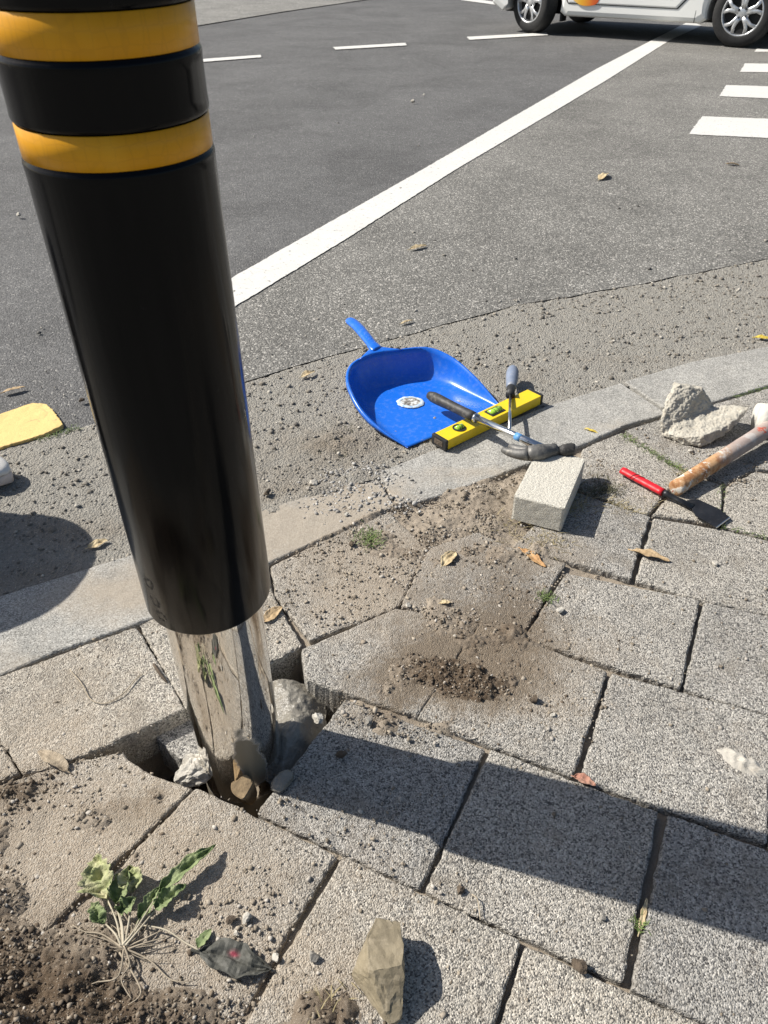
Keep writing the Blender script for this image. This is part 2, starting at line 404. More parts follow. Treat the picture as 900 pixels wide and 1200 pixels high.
# wide ground under everything, out to the horizon
def sheet(name, poly, z, mat, kind='structure'):
    bm = bmesh.new(); vs = [bm.verts.new((x, y, z)) for x, y in poly]
    for t3 in tessellate_polygon([[Vector((x, y, 0)) for x, y in poly]]): bm.faces.new([vs[i] for i in t3])

    o = bmobj(name, bm, mat)
    if o.data.polygons[0].normal.z < 0: o.data.flip_normals()
    return tag(o, kind=kind)
sheet('ground', [(-400, -60), (400, -60), (400, 600), (-400, 600)], -.16, M['farconc'])
bm = bmesh.new()
apron = [(-60, -40), (60, -40), (60, .15), (1.55, .15), (-1.05, .15), (-60, .15)]
bm.free()
sheet('ground_apron', [(-30, -20), (30, -20), (30, .155), (-30, .155)], -.02, M['farconc'])
sheet('ground_apron_east', [(1.54, .15), (30, .15), (30, 6.6), (kout[-1][0], kout[-1][1]), (kout[-2][0], kout[-2][1]), (1.54, 2.0)], -.02, M['farconc'])
sheet('ground_apron_west', [(-1.04, .15), (-1.04, kout[1][1]), (-30, -4), (-30, .15)][::-1] if False else [(-30, .15), (-1.04, .15), (-1.04, 1.0), (-1.6, .85), (-30, -.2)], -.021, M['farconc'])

# road: lane asphalt and the coarser strip, split along the solid white line
la = P(200, 367); lb = P(494, 199); lc = P(620, 126); ld = P(770, 47)
ldir = (Vector((ld.x, ld.y))-Vector((la.x, la.y))).normalized()
end_far = (ld.x+ldir.x*260, ld.y+ldir.y*260)
i_split = min(range(len(aspl)), key=lambda i: (Vector(aspl[i])-Vector(P2(200, 468))).length)
split0 = ((aspl[i_split][0]), (aspl[i_split][1]))
lane = aspl[:i_split+1]+[(la.x, la.y), (lb.x, lb.y), (lc.x, lc.y), (ld.x, ld.y), end_far, (-300, 400), (-300, -30)]
shoulder = aspl[i_split:]+[(300, 60), (400, 400), end_far, (ld.x, ld.y), (lc.x, lc.y), (lb.x, lb.y), (la.x, la.y)]
lane = aspl+[(300, 60), (400, 400), (-300, 400), (-300, -30)]
sheet('road_lane', lane, -.008, M['lane']); sheet('road_shoulder', shoulder, -.004, M['shoulder'])

# gutter of worn concrete between kerb and asphalt
def gut_z(X, Y):
    stones = cellbump(X, Y, 95, 21)*.5+cellbump(X, Y, 170, 22)*.4
    n = fbm(X, Y, 30, 5, 31, .6)
    z = -.0085+.0038*stones+(n-.5)*.006+.003*fbm(X, Y, 3, 2, 40)
    out = ~inside(X, Y, aspl+[(9, -1), (-9, -1)]); d = dpoly(X, Y, aspl)
    z = np.where(out, -.03, z-.006*np.clip(1-d/.006, 0, 1)*np.clip(fbm(X, Y, 9, 3, 44)*3-1, 0, 1))
    dk = dpoly(X, Y, kout); z = z+.003*np.clip(1-dk/.08, 0, 1)+blobs(X, Y, [(400, 515, .09, .06, .010), (380, 575, .07, .05, .010), (345, 600, .08, .05, .006), (425, 560, .05, .035, .012)])*(.3+1.2*n)
    du = blobs(X, Y, [(400, 520, .12, .08, .9), (330, 570, .14, .08, .6), (600, 440, .1, .05, .35), (720, 420, .2, .04, .3), (100, 620, .2, .05, .5), (250, 520, .2, .07, .3), (40, 680, .2, .06, .5)])
    return z, {'dust': du}
ya = max(p[1] for p in aspl)
gut = gridmesh('road_gutter', -1.9, 2.3, .55, 3.1, .0055, gut_z, M['gutter'],
               lambda X, Y: (~inside(X, Y, kout+[(9, -1), (-9, -1)]) | (dpoly(X, Y, kout) < .02)) & (inside(X, Y, aspl+[(9, -1), (-9, -1)]) | (dpoly(X, Y, aspl) < .02)))
tag(gut, kind='structure')

# ---------------------------------------------------------------- slabs: pavers and kerb stones
TONE = []
def slab(poly, z, depth, inset, V, F, D, rough=.0012, tilt=(0, 0), cham=.003, step=.012, smooth_curve=False):
    tn = random.random(); v_start = len(V)
    pts = [Vector(p) for p in poly]
    a = sum((pts[i].x*pts[(i+1) % len(pts)].y-pts[(i+1) % len(pts)].x*pts[i].y) for i in range(len(pts)))
    if a < 0: pts = pts[::-1]
    n = len(pts); off = []
    for i in range(n):
        p = pts[i]; e0 = (p-pts[i-1]).normalized(); e1 = (pts[(i+1) % n]-p).normalized()
        n0 = Vector((-e0.y, e0.x)); n1 = Vector((-e1.y, e1.x)); b = n0+n1
        k = inset/max(.35, 1+n0.dot(n1)); off.append(p+b*k)
    # round the corners a little and resample
    loop = []
    for i in range(n):
        p = off[i]; q0 = off[i-1]; q1 = off[(i+1) % n]; r = min(.0045, (p-q0).length*.3, (q1-p).length*.3)
        a0 = p+(q0-p).normalized()*r; a1 = p+(q1-p).normalized()*r
        for t in (0, .33, .67, 1): loop.append(a0*(1-t)**2+p*2*t*(1-t)+a1*t*t)
    res = []
    for i in range(len(loop)):
        p, q = loop[i], loop[(i+1) % len(loop)]; L = (q-p).length; m = max(1, int(L/.006))
        for k in range(m): res.append(p.lerp(q, k/m))
    N = len(res); cen = sum(res, Vector((0, 0)))/N
    def zt(v): return z+tilt[0]*(v.x-cen.x)+tilt[1]*(v.y-cen.y)
    rings = []
    nrm = []
    for i in range(N):
        d = (res[(i+1) % N]-res[i-1]).normalized(); nrm.append(Vector((-d.y, d.x)))
    def ring(ins, dz, rn):
        base = len(V)
        for i in range(N):
            p = res[i]; q = p+nrm[i]*(ins+rn*(mn.noise(Vector((p.x*150, p.y*150, dz*90+ins*700)))*1.1+mn.noise(Vector((p.x*35, p.y*35, 3)))*1.2))
            V.append((q.x, q.y, zt(q)+dz)); D.append(0)
        return base
    r0 = ring(0, -depth, rough*.6); r1 = ring(0, -cham*1.3, rough*1.2); r2 = ring(cham*.35, -cham*.35, rough*1.3); r3 = ring(cham, 0, rough*1.2)
    for a_, b_ in ((r0, r1), (r1, r2), (r2, r3)):
        for i in range(N):
            j = (i+1) % N; F.append((a_+i, a_+j, b_+j, b_+i))
    bpts = [Vector((V[r3+i][0], V[r3+i][1])) for i in range(N)]
    xs = [p.x for p in bpts]; ys = [p.y for p in bpts]; inner = []
    gx = np.arange(min(xs)+step*.5, max(xs), step); gy = np.arange(min(ys)+step*.5, max(ys), step)
    X, Y = np.meshgrid(gx, gy); X = X+rng.uniform(-.3, .3, X.shape)*step; Y = Y+rng.uniform(-.3, .3, Y.shape)*step
    bl = [(p.x, p.y) for p in bpts]
    ok = inside(X, Y, bl) & (dpoly(X, Y, bl, True) > step*.45)
    inner = [Vector((a, b)) for a, b in zip(X[ok], Y[ok])]
    allp = bpts+inner
    vs, _, fs, ov, _, _ = delaunay_2d_cdt(allp, [(i, (i+1) % N) for i in range(N)], [], 1, 1e-7)
    mp = {}
    for i, o in enumerate(ov):
        k = o[0] if o else None
        if k is not None and k < N: mp[i] = r3+k
        else:
            mp[i] = len(V); V.append((vs[i].x, vs[i].y, zt(vs[i])+.0016*(mn.noise(Vector((vs[i].x*40, vs[i].y*40, 7)))))); D.append(0)
    for f in fs: F.append(tuple(mp[i] for i in f))
    TONE.extend([tn]*(len(V)-v_start))

PAV = {
 'A': [(405, 818), (568, 876), (492, 1041), (302, 950)], 'B': [(575, 877), (771, 952), (730, 1151), (498, 1044)], 'C': [(783, 955), (960, 1018), (945, 1250), (740, 1160)],
 'D1': [(353, 762), (465, 714), (561, 732), (488, 840), (404, 811), (360, 797)], 'D2': [(563, 732), (712, 787), (672, 909), (489, 841)],
 'M': [(717, 789), (905, 841), (897, 986), (681, 913)], 'M2': [(911, 843), (1100, 895), (1110, 1062), (904, 990)],
 'N': [(664, 672), (820, 703), (797, 805), (614, 748)], 'P': [(826, 705), (962, 735), (942, 850), (803, 807)], 'P2': [(966, 736), (1120, 770), (1110, 895), (946, 852)],
 'J': [(402, 1004), (609, 1103), (555, 1265), (262, 1245)], 'K': [(617, 1109), (870, 1222), (840, 1350), (560, 1290)],
 'Q1': [(668, 575), (761, 606), (738, 677), (602, 640)], 'Q2': [(767, 607), (848, 621), (960, 648), (944, 730), (823, 702), (746, 679)], 'Q3': [(966, 649), (1120, 680), (1120, 765), (950, 731)],
 'V': [(683, 526), (728, 507), (800, 553), (758, 603), (676, 572)], 'V2': [(806, 556), (846, 569), (843, 613), (766, 603)],
 'S2': [(852, 570), (885, 553), (960, 560), (1030, 650), (960, 643), (848, 616)],
 'T': [(733, 504), (780, 490), (840, 473), (900, 456), (1000, 432), (1060, 520), (960, 552), (884, 549), (850, 565), (806, 552)],
 'T2': [(1005, 431), (1250, 375), (1350, 520), (1070, 520)],
 'F': [(-6, 796), (160, 735), (216, 831), (104, 883), (62, 899), (27, 906), (0, 864)], 'F0': [(-190, 868), (-10, 797), (-4, 864), (22, 905), (-120, 960)],
 'G': [(164, 733), (250, 693), (312, 664), (320, 697), (352, 756), (218, 829)],
 'E': [(318, 663), (380, 633), (455, 600), (500, 642), (466, 711), (364, 749), (323, 697)],
 'X1': [(504, 642), (560, 625), (600, 643), (662, 660), (612, 746), (563, 730), (470, 711)],
 'H': [(78, 894), (143, 883), (167, 905), (224, 925), (52, 1094), (-60, 1040), (-20, 960), (20, 912)],
 'I': [(230, 924), (393, 1002), (322, 1117), (258, 1240), (60, 1101)], 'I2': [(50, 1107), (252, 1243), (160, 1320), (-40, 1190)],
}
tilts = {'A': (0, -.01, -.003), 'D1': (.01, 0, .003), 'H': (.02, -.015, .001), 'F': (0, .0, .002), 'I': (-.01, .01, 0), 'B': (.008, 0, 0), 'C': (-.006, .006, .001), 'D2': (-.006, .01, .002), 'K': (0, 0, -.001)}
V = []; F = []; D = []; TONE.clear()
for k, pl in PAV.items():
    tx, ty, dz = tilts.get(k, (random.uniform(-.006, .006), random.uniform(-.006, .006), random.uniform(-.001, .0015)))
    slab([P2(*p) for p in pl], dz, .075 if k in 'A D1 F G H I'.split() else .03, -.0016 if k not in ('B', 'C', 'D2') else -.0006, V, F, D, tilt=(tx, ty), rough=.0017, cham=.0038)
def wpoly(k): return [Vector(P2(*p)) for p in PAV[k]]
def more(poly, i0, i1, n, rows=0):
    out = []; sh = poly[i1]-poly[i0]; sh = sh*(1+.004/sh.length)
    for q in range(1, n+1): out.append([p+sh*q for p in poly])
    return out
extra = []
Cq, Kq, M2q, P2q, Q3q, Jq = (wpoly(k) for k in ('C', 'K', 'M2', 'P2', 'Q3', 'J'))
cr = more(Cq, 0, 1, 4); kr = more(Kq, 0, 1, 4); extra += cr+kr+more(M2q, 0, 1, 3)+more(P2q, 0, 1, 3)+more(Q3q, 0, 1, 3)
for pl in [Jq, Kq]+kr:
    dn = pl[3]-pl[0]; extra += [[p+dn*(1+.004/dn.length) for p in pl]]
for pl in extra:
    if all(p.y > -.6 for p in pl): slab([tuple(p) for p in pl], random.uniform(-.0015, .0015), .03, 0, V, F, D, tilt=(random.uniform(-.004, .004), 0), rough=.0017, cham=.0038, step=.03)
pav = pydata('pavement', V, F, M['paver'])
va = np.array([v[:] for v in V]); attrf(pav, 'dust', dust(va[:, 0], va[:, 1])*1.25-.10); attrf(pav, 'soilfilm', blobs(va[:, 0], va[:, 1], DARK+[(530, 780, .10, .07, .55), (170, 945, .05, .04, .35), (110, 960, .05, .04, .3), (100, 1080, .06, .06, .4), (440, 850, .04, .03, .6), (600, 700, .08, .08, .5), (500, 690, .10, .05, .45), (560, 750, .13, .09, .95), (460, 800, .07, .06, .8), (640, 800, .06, .04, .4), (620, 660, .08, .05, .4)])-.2)
attrf(pav, 'tone', TONE[:len(pav.data.vertices)]); tag(pav, kind='structure')

KS = [(KERB_OUT[0:6], KERB_IN[0:6]), ([(239, 623)]+KERB_OUT[6:9], [(254, 689)]+KERB_IN[6:9]), ([(442, 556)]+KERB_OUT[9:12]+[(727, 450)], [(466, 592)]+KERB_IN[9:14]+[(781, 486)]),
      ([(733, 448)]+KERB_OUT[13:], [(788, 484)]+KERB_IN[15:])]
V = []; F = []; D = []
for a_, b_ in KS: slab([P2(*p) for p in a_]+[P2(*p) for p in b_[::-1]], .003, .06, -.0025, V, F, D, rough=.0012, cham=.004, step=.02)
kerb = pydata('kerb', V, F, M['kerb']); va = np.array(V)
attrf(kerb, 'dust', blobs(va[:, 0], va[:, 1], [(330, 620, .2, .12, 1.3), (430, 585, .09, .07, 1.2), (120, 700, .12, .06, .8), (20, 780, .1, .04, .5), (200, 680, .12, .08, .6), (520, 560, .08, .03, .3), (600, 555, .2, .02, .5), (720, 500, .1, .02, .4)])*1.2-.10)
tag(kerb, kind='structure')

# ---------------------------------------------------------------- painted markings
def marking(name, polys, mat, z=-.0005, jag=.004):
    V = []; F = []
    for pl in polys:
        pts = [Vector(p) for p in pl]; res = []
        for i, p in enumerate(pts):
            q = pts[(i+1) % len(pts)]; m = max(1, min(160, int((q-p).length/.02)))
            for k in range(m):
                r = p.lerp(q, k/m); r = r+Vector((mn.noise(Vector((r.x*45, r.y*45, 1))), mn.noise(Vector((r.x*45, r.y*45, 5)))))*jag; res.append(r)
        o = len(V); V += [(r.x, r.y, z) for r in res]; F.append(tuple(range(o, o+len(res))))
    bm = bmesh.new(); vs = [bm.verts.new(v) for v in V]
    for f in F: bm.faces.new([vs[i] for i in f])
    bmesh.ops.triangulate(bm, faces=bm.faces[:])
    for f in bm.faces:
        if f.normal.z < 0: f.normal_flip()
    me = bpy.data.meshes.new(name); bm.to_mesh(me); bm.free()
    return tag(link(name, me, mat), kind='structure')
lineL = [P2(215, 359), P2(272, 325), P2(360, 275), P2(494, 199), P2(620, 126), P2(700, 80), P2(764, 47), P2(809, 24)]
lineR = [P2(822, 30), P2(785, 47), P2(712, 93), P2(645, 133), P2(533, 199), P2(400, 283), P2(275, 359), P2(240, 380)]
marking('road_edge_line', [lineL+lineR], M['white'])
marking('road_dashes', [[P2(180, 73), P2(306, 64), P2(306, 67), P2(180, 77)], [P2(390, 55), P2(475, 50), P2(477, 53), P2(393, 58)], [P2(547, 43), P2(640, 38), P2(642, 41), P2(550, 46.5)], [P2(545, -3), P2(600, 5), P2(596, 7.5), P2(540, 0)]], M['white'], jag=.012)
def bar(a, b, c_, d):   # crossing bars running to the right, out past the frame
    A = Vector(P2(*a)); B = Vector(P2(*b)); C2 = Vector(P2(*c_)); D2 = Vector(P2(*d))
    return [A, B, B+(C2-B).normalized()*3.0, A+(D2-A).normalized()*3.0]
marking('road_crossing', [bar((807, 157), (823, 136), (900, 139), (900, 161.5)), bar((843, 112.5), (851, 99.5), (900, 101), (900, 115)), bar((867, 84), (873, 74), (900, 74.6), (900, 84.5)), bar((884, 60.5), (887, 57), (900, 57), (900, 60.5))], M['white'], jag=.008)
# thick chipped yellow thermoplastic patch on the asphalt
V = []; F = []; D = []
slab([P2(*p) for p in [(-60, 497), (0, 486), (38, 473), (55, 474), (66, 486), (74, 499), (62, 505), (46, 512), (20, 519), (5, 524), (-70, 545)]], .003, .012, 0, V, F, D, rough=.002, cham=.0015, step=.02)
tag(pydata('road_marking_yellow', V, F, M['yellow']), kind='structure')
# lighter concrete across the road
sheet('far_pavement', [P2(100, 45), P2(232, 30), P2(330, 14), P2(440, -2), P2(700, -40), P2(300, -70), P2(-200, -30)], .002, M['farconc'])

# ---------------------------------------------------------------- bollard
axis = -(P(449, 1702, 0)-Vector((0, 0, CAM_H))).normalized() ; axis = Vector((axis.x, axis.y, axis.z))
if axis.z < 0: axis = -axis
BASE = P(281, 870); 
# black plastic, slightly scratched
t = NT('black_plastic'); sc = t.ramp(t.noise(9, 8, .75, dist=1.5), [(.6, 0.0), (.75, .35)])
ms = t.n('ShaderNodeMapping'); t.t.links.new(t.tc, ms.inputs[0]); ms.inputs['Scale'].default_value = (60, 60, 4)
sm = t.ramp(t.noise(1.0, 5, .7, vec=ms.outputs[0]), [(.3, .10), (.75, .26)])
scuff = t.ramp(t.noise(38, 8, .8), [(.66, 0.0), (.72, .35)])
for ang_, z_ in ((-124, .352), (-127, .374), (-129, .402)):
    vm = t.n('ShaderNodeVectorMath', operation='DISTANCE'); t.t.links.new(t.tc, vm.inputs[0]); vm.inputs[1].default_value = (.0778*math.cos(R(ang_)), .0778*math.sin(R(ang_)), z_)
    dz_ = t.math('ADD', vm.outputs['Value'], t.math('MULTIPLY', t.noise(140, 4), .003))
    rg_ = t.ramp(dz_, [(.0052, 0.0), (.0072, .55), (.0088, .45), (.0105, 0.0)]); scuff = t.math('MAXIMUM', scuff, t.math('MULTIPLY', rg_, t.ramp(t.noise(220, 3), [(.42, 0.0), (.58, 1.0)])))
t.bump(t.noise(.8, 3, .5, vec=ms.outputs[0]), .3, .002)
M['black'] = t.set(col=t.mix(scuff, (.0022, .0022, .0025), (.05, .05, .048)), rough=t.math('ADD', sm, scuff), spec=.14)
t = NT('amber_reflective_tape')
hx = t.vor(95, 'DISTANCE_TO_EDGE', rnd=.35); hl = t.ramp(hx, [(.02, 1.0), (.07, 0.0)])
c = t.mix(t.noise(12, 5), (.56, .25, .004), (.70, .33, .006)); c = t.mix(t.math('MULTIPLY', hl, .25), c, (.44, .20, .006))
ms = t.n('ShaderNodeMapping'); t.t.links.new(t.tc, ms.inputs[0]); ms.inputs['Scale'].default_value = (22, 22, 2)
c = t.mix(t.ramp(t.noise(1, 3, vec=ms.outputs[0]), [(.5, 0.0), (.75, .45)]), c, (.80, .42, .03))
M['amber'] = t.set(col=c, rough=.3, spec=.28)
t = NT('brushed_steel_pole')
ms = t.n('ShaderNodeMapping'); t.t.links.new(t.tc, ms.inputs[0]); ms.inputs['Scale'].default_value = (45, 45, 3)
sep = t.n('ShaderNodeSeparateXYZ'); t.t.links.new(t.tc, sep.inputs[0])
low = t.math('ADD', t.math('ADD', sep.outputs[2], .045), t.math('MULTIPLY', t.noise(28, 4), .05))
cem = t.ramp(low, [(.0, 1.0), (.012, 0.0)])       # cement splashed up the foot of the pole
geo = t.n('ShaderNodeTexCoord')
sx = t.math('SUBTRACT', sep.outputs[0], t.math('ADD', .030, t.math('MULTIPLY', sep.outputs[2], -.12))); sy = t.math('MULTIPLY', t.math('ADD', sep.outputs[1], .058), .2); sz = t.math('MULTIPLY', t.math('SUBTRACT', sep.outputs[2], .035), .27)
dd = t.math('SQRT', t.math('ADD', t.math('ADD', t.math('MULTIPLY', sx, sx), t.math('MULTIPLY', sy, sy)), t.math('MULTIPLY', sz, sz)))
smear = t.ramp(t.math('ADD', dd, t.math('MULTIPLY', t.noise(42, 5), .022)), [(.029, 1.0), (.0305, 0.0)])
f = t.math('MAXIMUM', cem, smear)
t.bump(t.noise(.8, 3, vec=ms.outputs[0]), .18, .0022)
M['steel'] = t.set(col=t.mix(f, (.86, .84, .80), (.22, .195, .15)), metal=t.math('SUBTRACT', 1.0, t.math('MULTIPLY', f, .85)),
                   rough=t.math('ADD', t.ramp(t.noise(.7, 4, vec=ms.outputs[0]), [(.35, .015), (.8, .07)]), t.math('MULTIPLY', f, .35)), spec=.5)
bol = empty('bollard', BASE, 'black and amber banded bollard on a bare steel pole standing in the dug hole', 'bollard')
bol.rotation_euler = axis.to_track_quat('Z', 'Y').to_euler()
rp, rs = .0628, .0778
V, F = lathe([(rp, -.14), (rp, .62)] , 96); pole = pydata('steel_pole', V, F, M['steel'], bol, True)
Z0 = .332
def band(z0, z1): return [(rs, z0-.012), (rs+.0004, z0-.004), (rs-.0002, z0-.0015), (rs-.0022, z0), (rs-.0022, z1), (rs-.0002, z1+.0015), (rs+.0004, z1+.004), (rs, z1+.012)]
B1 = (.851, .878); B2 = (.925, .955)
prof = [(rs-.004, Z0+.03), (rs-.004, Z0), (rs-.0012, Z0-.0005), (rs, Z0+.0015)]+[(rs, .6)]+band(*B1)+band(*B2)+band(1.0, 1.027)+[(rs, 1.06), (rs-.003, 1.075), (rs-.02, 1.09), (.0005, 1.098)]
V, F = lathe(prof, 128); slv = pydata('sleeve', V, F, M['black'], bol, True)
slv.data.attributes  # plain
for b_ in (B1, B2, (1.0, 1.027)):
    rr = rs-.0009; V, F = lathe([(rr-.001, b_[0]+.0008), (rr, b_[0]+.0012), (rr, b_[1]-.0012), (rr-.001, b_[1]-.0008)], 128)
    pydata('reflective_band', V, F, M['amber'], bol, True)

# ---------------------------------------------------------------- rocks and rubble
def rock(size, seed, planes=9, sub=3, rough=.05, cut=(.5, .8)):
    bm = bmesh.new(); bmesh.ops.create_icosphere(bm, subdivisions=sub, radius=1)
    rd = random.Random(seed); pl = []
    for _ in range(planes):
        v = Vector((rd.gauss(0, 1), rd.gauss(0, 1), rd.gauss(0, 1))).normalized(); pl.append((v, rd.uniform(*cut)))
    for v in bm.verts:
        p = v.co.copy()
        for n_, d_ in pl:
            k = p.dot(n_)
            if k > d_: p -= n_*(k-d_)
        p += v.co*rough*(mn.noise(v.co*2.3+Vector((seed, 0, 0)))+.6*mn.noise(v.co*6+Vector((seed, 3, 0)))+.4*mn.noise(v.co*14+Vector((seed, 3, 0))))
        v.co = Vector((p.x*size[0], p.y*size[1], p.z*size[2]))
    return bm
M['conc'] = plain('broken_concrete', (.50, .47, .41), .9, bumpf=(180, .8, .003), var=.22, dirt=((.30, .26, .20), .6))
M['stone'] = plain('tan_stone', (.24, .20, .13), .75, bumpf=(120, .6, .002), var=.25, dirt=((.33, .28, .2), .5))
M['stone_g'] = plain('grey_stone', (.28, .26, .225), .85, bumpf=(160, .7, .002), var=.25, dirt=((.3, .25, .19), .6))
M['stone_d'] = plain('dark_clod', (.12, .09, .062), .95, bumpf=(200, .9, .003), var=.3)
M['stone_w'] = plain('pale_stone', (.47, .44, .38), .85, bumpf=(160, .7, .002), var=.15, dirt=((.36, .31, .24), .4))
M['wetcem'] = plain('wet_cement', (.26, .24, .20), .22, bumpf=(75, .9, .006), var=.2)

# bottom stone
bm = rock((.040, .062, .028), 11, 12, 4, .05, (.55, .85)); st = bmobj('stone', bm, M['stone'], smooth=False)
st.location = P(446, 1136, .022)+Vector((0, .004, 0)); st.rotation_euler = (R(8), R(-14), R(4))
tag(st, 'large tan angular stone lying on a paver at the bottom of the photo', 'stone')
PEB = [ # px, py, r, material, label
 (838, 661, .007, 'stone_w', 'pale round pebble right of the tan leaf on a clean paver'), (657, 716, .010, 'stone_w', 'white angular pebble beside the small grass tuft'), (478, 709, .008, 'stone_w', 'white flat pebble at the joint above the big soil heap'),
 (289, 1076, .0105, 'stone_w', 'pale faceted pebble right of the uprooted weed'), (270, 1079, .009, 'stone_d', 'dark soil clod touching the pale faceted pebble'), (277, 1094, .0055, 'stone_w', 'tiny pale pebble below the dark clod and faceted pebble'),
 (432, 845, .010, 'stone_g', 'grey pebble on the dusty corner of the shaded paver'), (626, 821, .011, 'stone_d', 'brown clod at the right foot of the soil heap'), (648, 838, .006, 'stone_w', 'small pale pebble right of the brown clod'),
 (373, 838, .015, 'conc', 'pale stone wedged at the right edge of the hole'), (809, 529, .0085, 'stone_w', 'little glassy pebble under the broken concrete chunk'), (369, 566, .012, 'stone_w', 'pale rubble stone near the dark weed patch left of the kerb'),
 (362, 573, .009, 'stone_g', 'grey rubble stone touching the pale one left of the kerb'), (406, 604, .008, 'stone_w', 'white pebble on the soil above the grass tuft'), (412, 637, .010, 'stone_d', 'dark stone left of the green grass tuft'),
 (313, 578, .012, 'stone_d', 'dark stone in the gutter just right of the bollard'), (540, 1043, .008, 'stone_d', 'dark round clod at the corner of the shaded paver'), (368, 1123, .009, 'stone_g', 'grey pebble left of the large tan stone'),
 (323, 1122, .008, 'stone_w', 'pale pebble in the joint beside the dark leaf'), (680, 1132, .011, 'stone_d', 'dark flake stone on the lowest paver right of center'), (484, 119, .02, 'stone_w', 'small pale stone on the dark lane asphalt'), (497, 111, .014, 'stone_w', 'tiny white stone on the lane beyond the pale one'),
 (22, 252, .016, 'stone_w', 'white stone on the asphalt left of the bollard'), (96, 469, .010, 'stone_d', 'dark pebble on the asphalt beside the yellow paint'), (399, 883, .009, 'stone_d', 'dark clod in the shadow on the shaded paver'), (707, 1076, .006, 'stone_g', 'small grey pebble on the center paver below the shadow')]
def soiltop(x, y):
    h = float(soil_h(np.array([[x]]), np.array([[y]]))[0, 0]); return max(h, 0.0)
for i, (px, py, r, m, lb) in enumerate(PEB):
    rd = random.Random(i); bm = rock((r*rd.uniform(.9, 1.25), r*rd.uniform(.8, 1), r*rd.uniform(.65, .85)), i+30, 16, 3, .10, (.42, .72))
    o = bmobj('pebble', bm, M[m]); p = P(px, py, r*.4); b = P(px, py)
    o.location = (p.x, p.y, (soiltop(b.x, b.y) if lb[:12] != 'pale stone w' else -.012)+r*.55); o.rotation_euler = (0, 0, rd.uniform(0, 6)); tag(o, lb, 'pebble', 'loose pebbles and clods')

# rubble and cement in the hole
def rubble(name, px, py, z, size, seed, mat, lb, cat, rot=(0, 0, 0), planes=9, rough=.06):
    o = bmobj(name, rock(size, seed, planes, 4, rough, (.5, .8)), M[mat]); o.location = P(px, py, z); o.rotation_euler = rot
    return tag(o, lb, cat)
# grey block: a sawn piece of paver lying in the hole
V = []; F = []; D = []
slab([P2(*p, -.035) for p in [(182, 866), (226, 836), (246, 862), (250, 880), (212, 892)]], -.030, .07, 0, V, F, D, rough=.0012, cham=.003)
blk = pydata('paver_offcut', V, F, M['paver']); attrf(blk, 'dust', np.full(len(V), -.3)); attrf(blk, 'soilfilm', np.full(len(V), -1.0)); tag(blk, 'grey speckled paver offcut sunk in the hole left of the pole', 'paver offcut')
rubble('concrete_wedge', 228, 903, -.020, (.038, .032, .024), 15, 'conc', 'pale broken concrete wedge in the hole below the grey offcut', 'concrete wedge', (.3, -.4, .9), 16, .16)
rubble('concrete_sliver', 248, 893, -.012, (.009, .017, .034), 8, 'conc', 'thin upright concrete sliver jammed against the pole foot', 'concrete sliver', (R(14), R(-14), .3))
# wooden wedge
V, F = tube([P(283, 912, -.045), P(282, 926, .0) ], [.017, .0165], 14)
M['wood'] = plain('raw_wood', (.34, .24, .13), .8, bumpf=(90, .7, .003), var=.35, dirt=((.16, .11, .06), .8))
bmw = bmesh.new(); bmesh.ops.create_cone(bmw, cap_ends=True, segments=14, radius1=.0165, radius2=.016, depth=.07)
for v in bmw.verts: v.co += Vector((mn.noise(v.co*60), mn.noise(v.co*60+Vector((4, 0, 0))), 0))*.007
bmesh.ops.bevel(bmw, geom=list(bmw.edges), offset=.0015, segments=2, affect='EDGES')
o = bmobj('wooden_peg', bmw, M['wood']); o.rotation_euler = (R(26), 0, R(5)); o.location = P(283, 917, .010)+Vector((0, .006, -.030))
tag(o, 'round brown wooden peg jammed in front of the steel pole', 'wooden peg')
# cement slurry: a lumpy sheet behind/right of the pole
def cement():
    poly = [P2(*p, -.02) for p in [(312, 792), (352, 785), (366, 812), (366, 850), (352, 880), (330, 905), (318, 880)]]
    X, Y = np.meshgrid(np.linspace(-.26, -.06, 110), np.linspace(.56, .86, 160))
    ins = inside(X, Y, poly); d = dpoly(X, Y, poly, True); e = np.where(ins, d, -d)
    c = P(350, 850)
    z = -.040+.020*np.tanh(e/.022)+.016*fbm(X, Y, 34, 5, 50, .6)+.016*np.exp(-(((X-c.x)/.025)**2+((Y-c.y)/.03)**2))
    V = np.stack([X, Y, z], -1).reshape(-1, 3); n = X.shape[1]; F = []
    for j in range(X.shape[0]-1):
        for i in range(n-1):
            if e[j, i] > -.02: F.append((j*n+i, j*n+i+1, (j+1)*n+i+1, (j+1)*n+i))
    bm = bmesh.new(); vs = [bm.verts.new(v) for v in V]
    for f in F: bm.faces.new([vs[i] for i in f])
    bmesh.ops.delete(bm, geom=[v for v in bm.verts if not v.link_faces], context='VERTS')
    o = bmobj('wet_cement', bm, M['wetcem'], smooth=True); tag(o, 'wet grey cement slurry filling the hole right of the pole', 'cement', kind='stuff')
cement()
bm = rock((.020, .013, .006), 77, 3, 4, .12, (.8, .95)); o = bmobj('cement_dab', bm, M['wetcem'], smooth=True); o.location = P(331, 915, .004); o.rotation_euler = (0, 0, .9)
tag(o, 'smooth grey dab of wet cement on the corner of the shaded paver', 'cement dab')

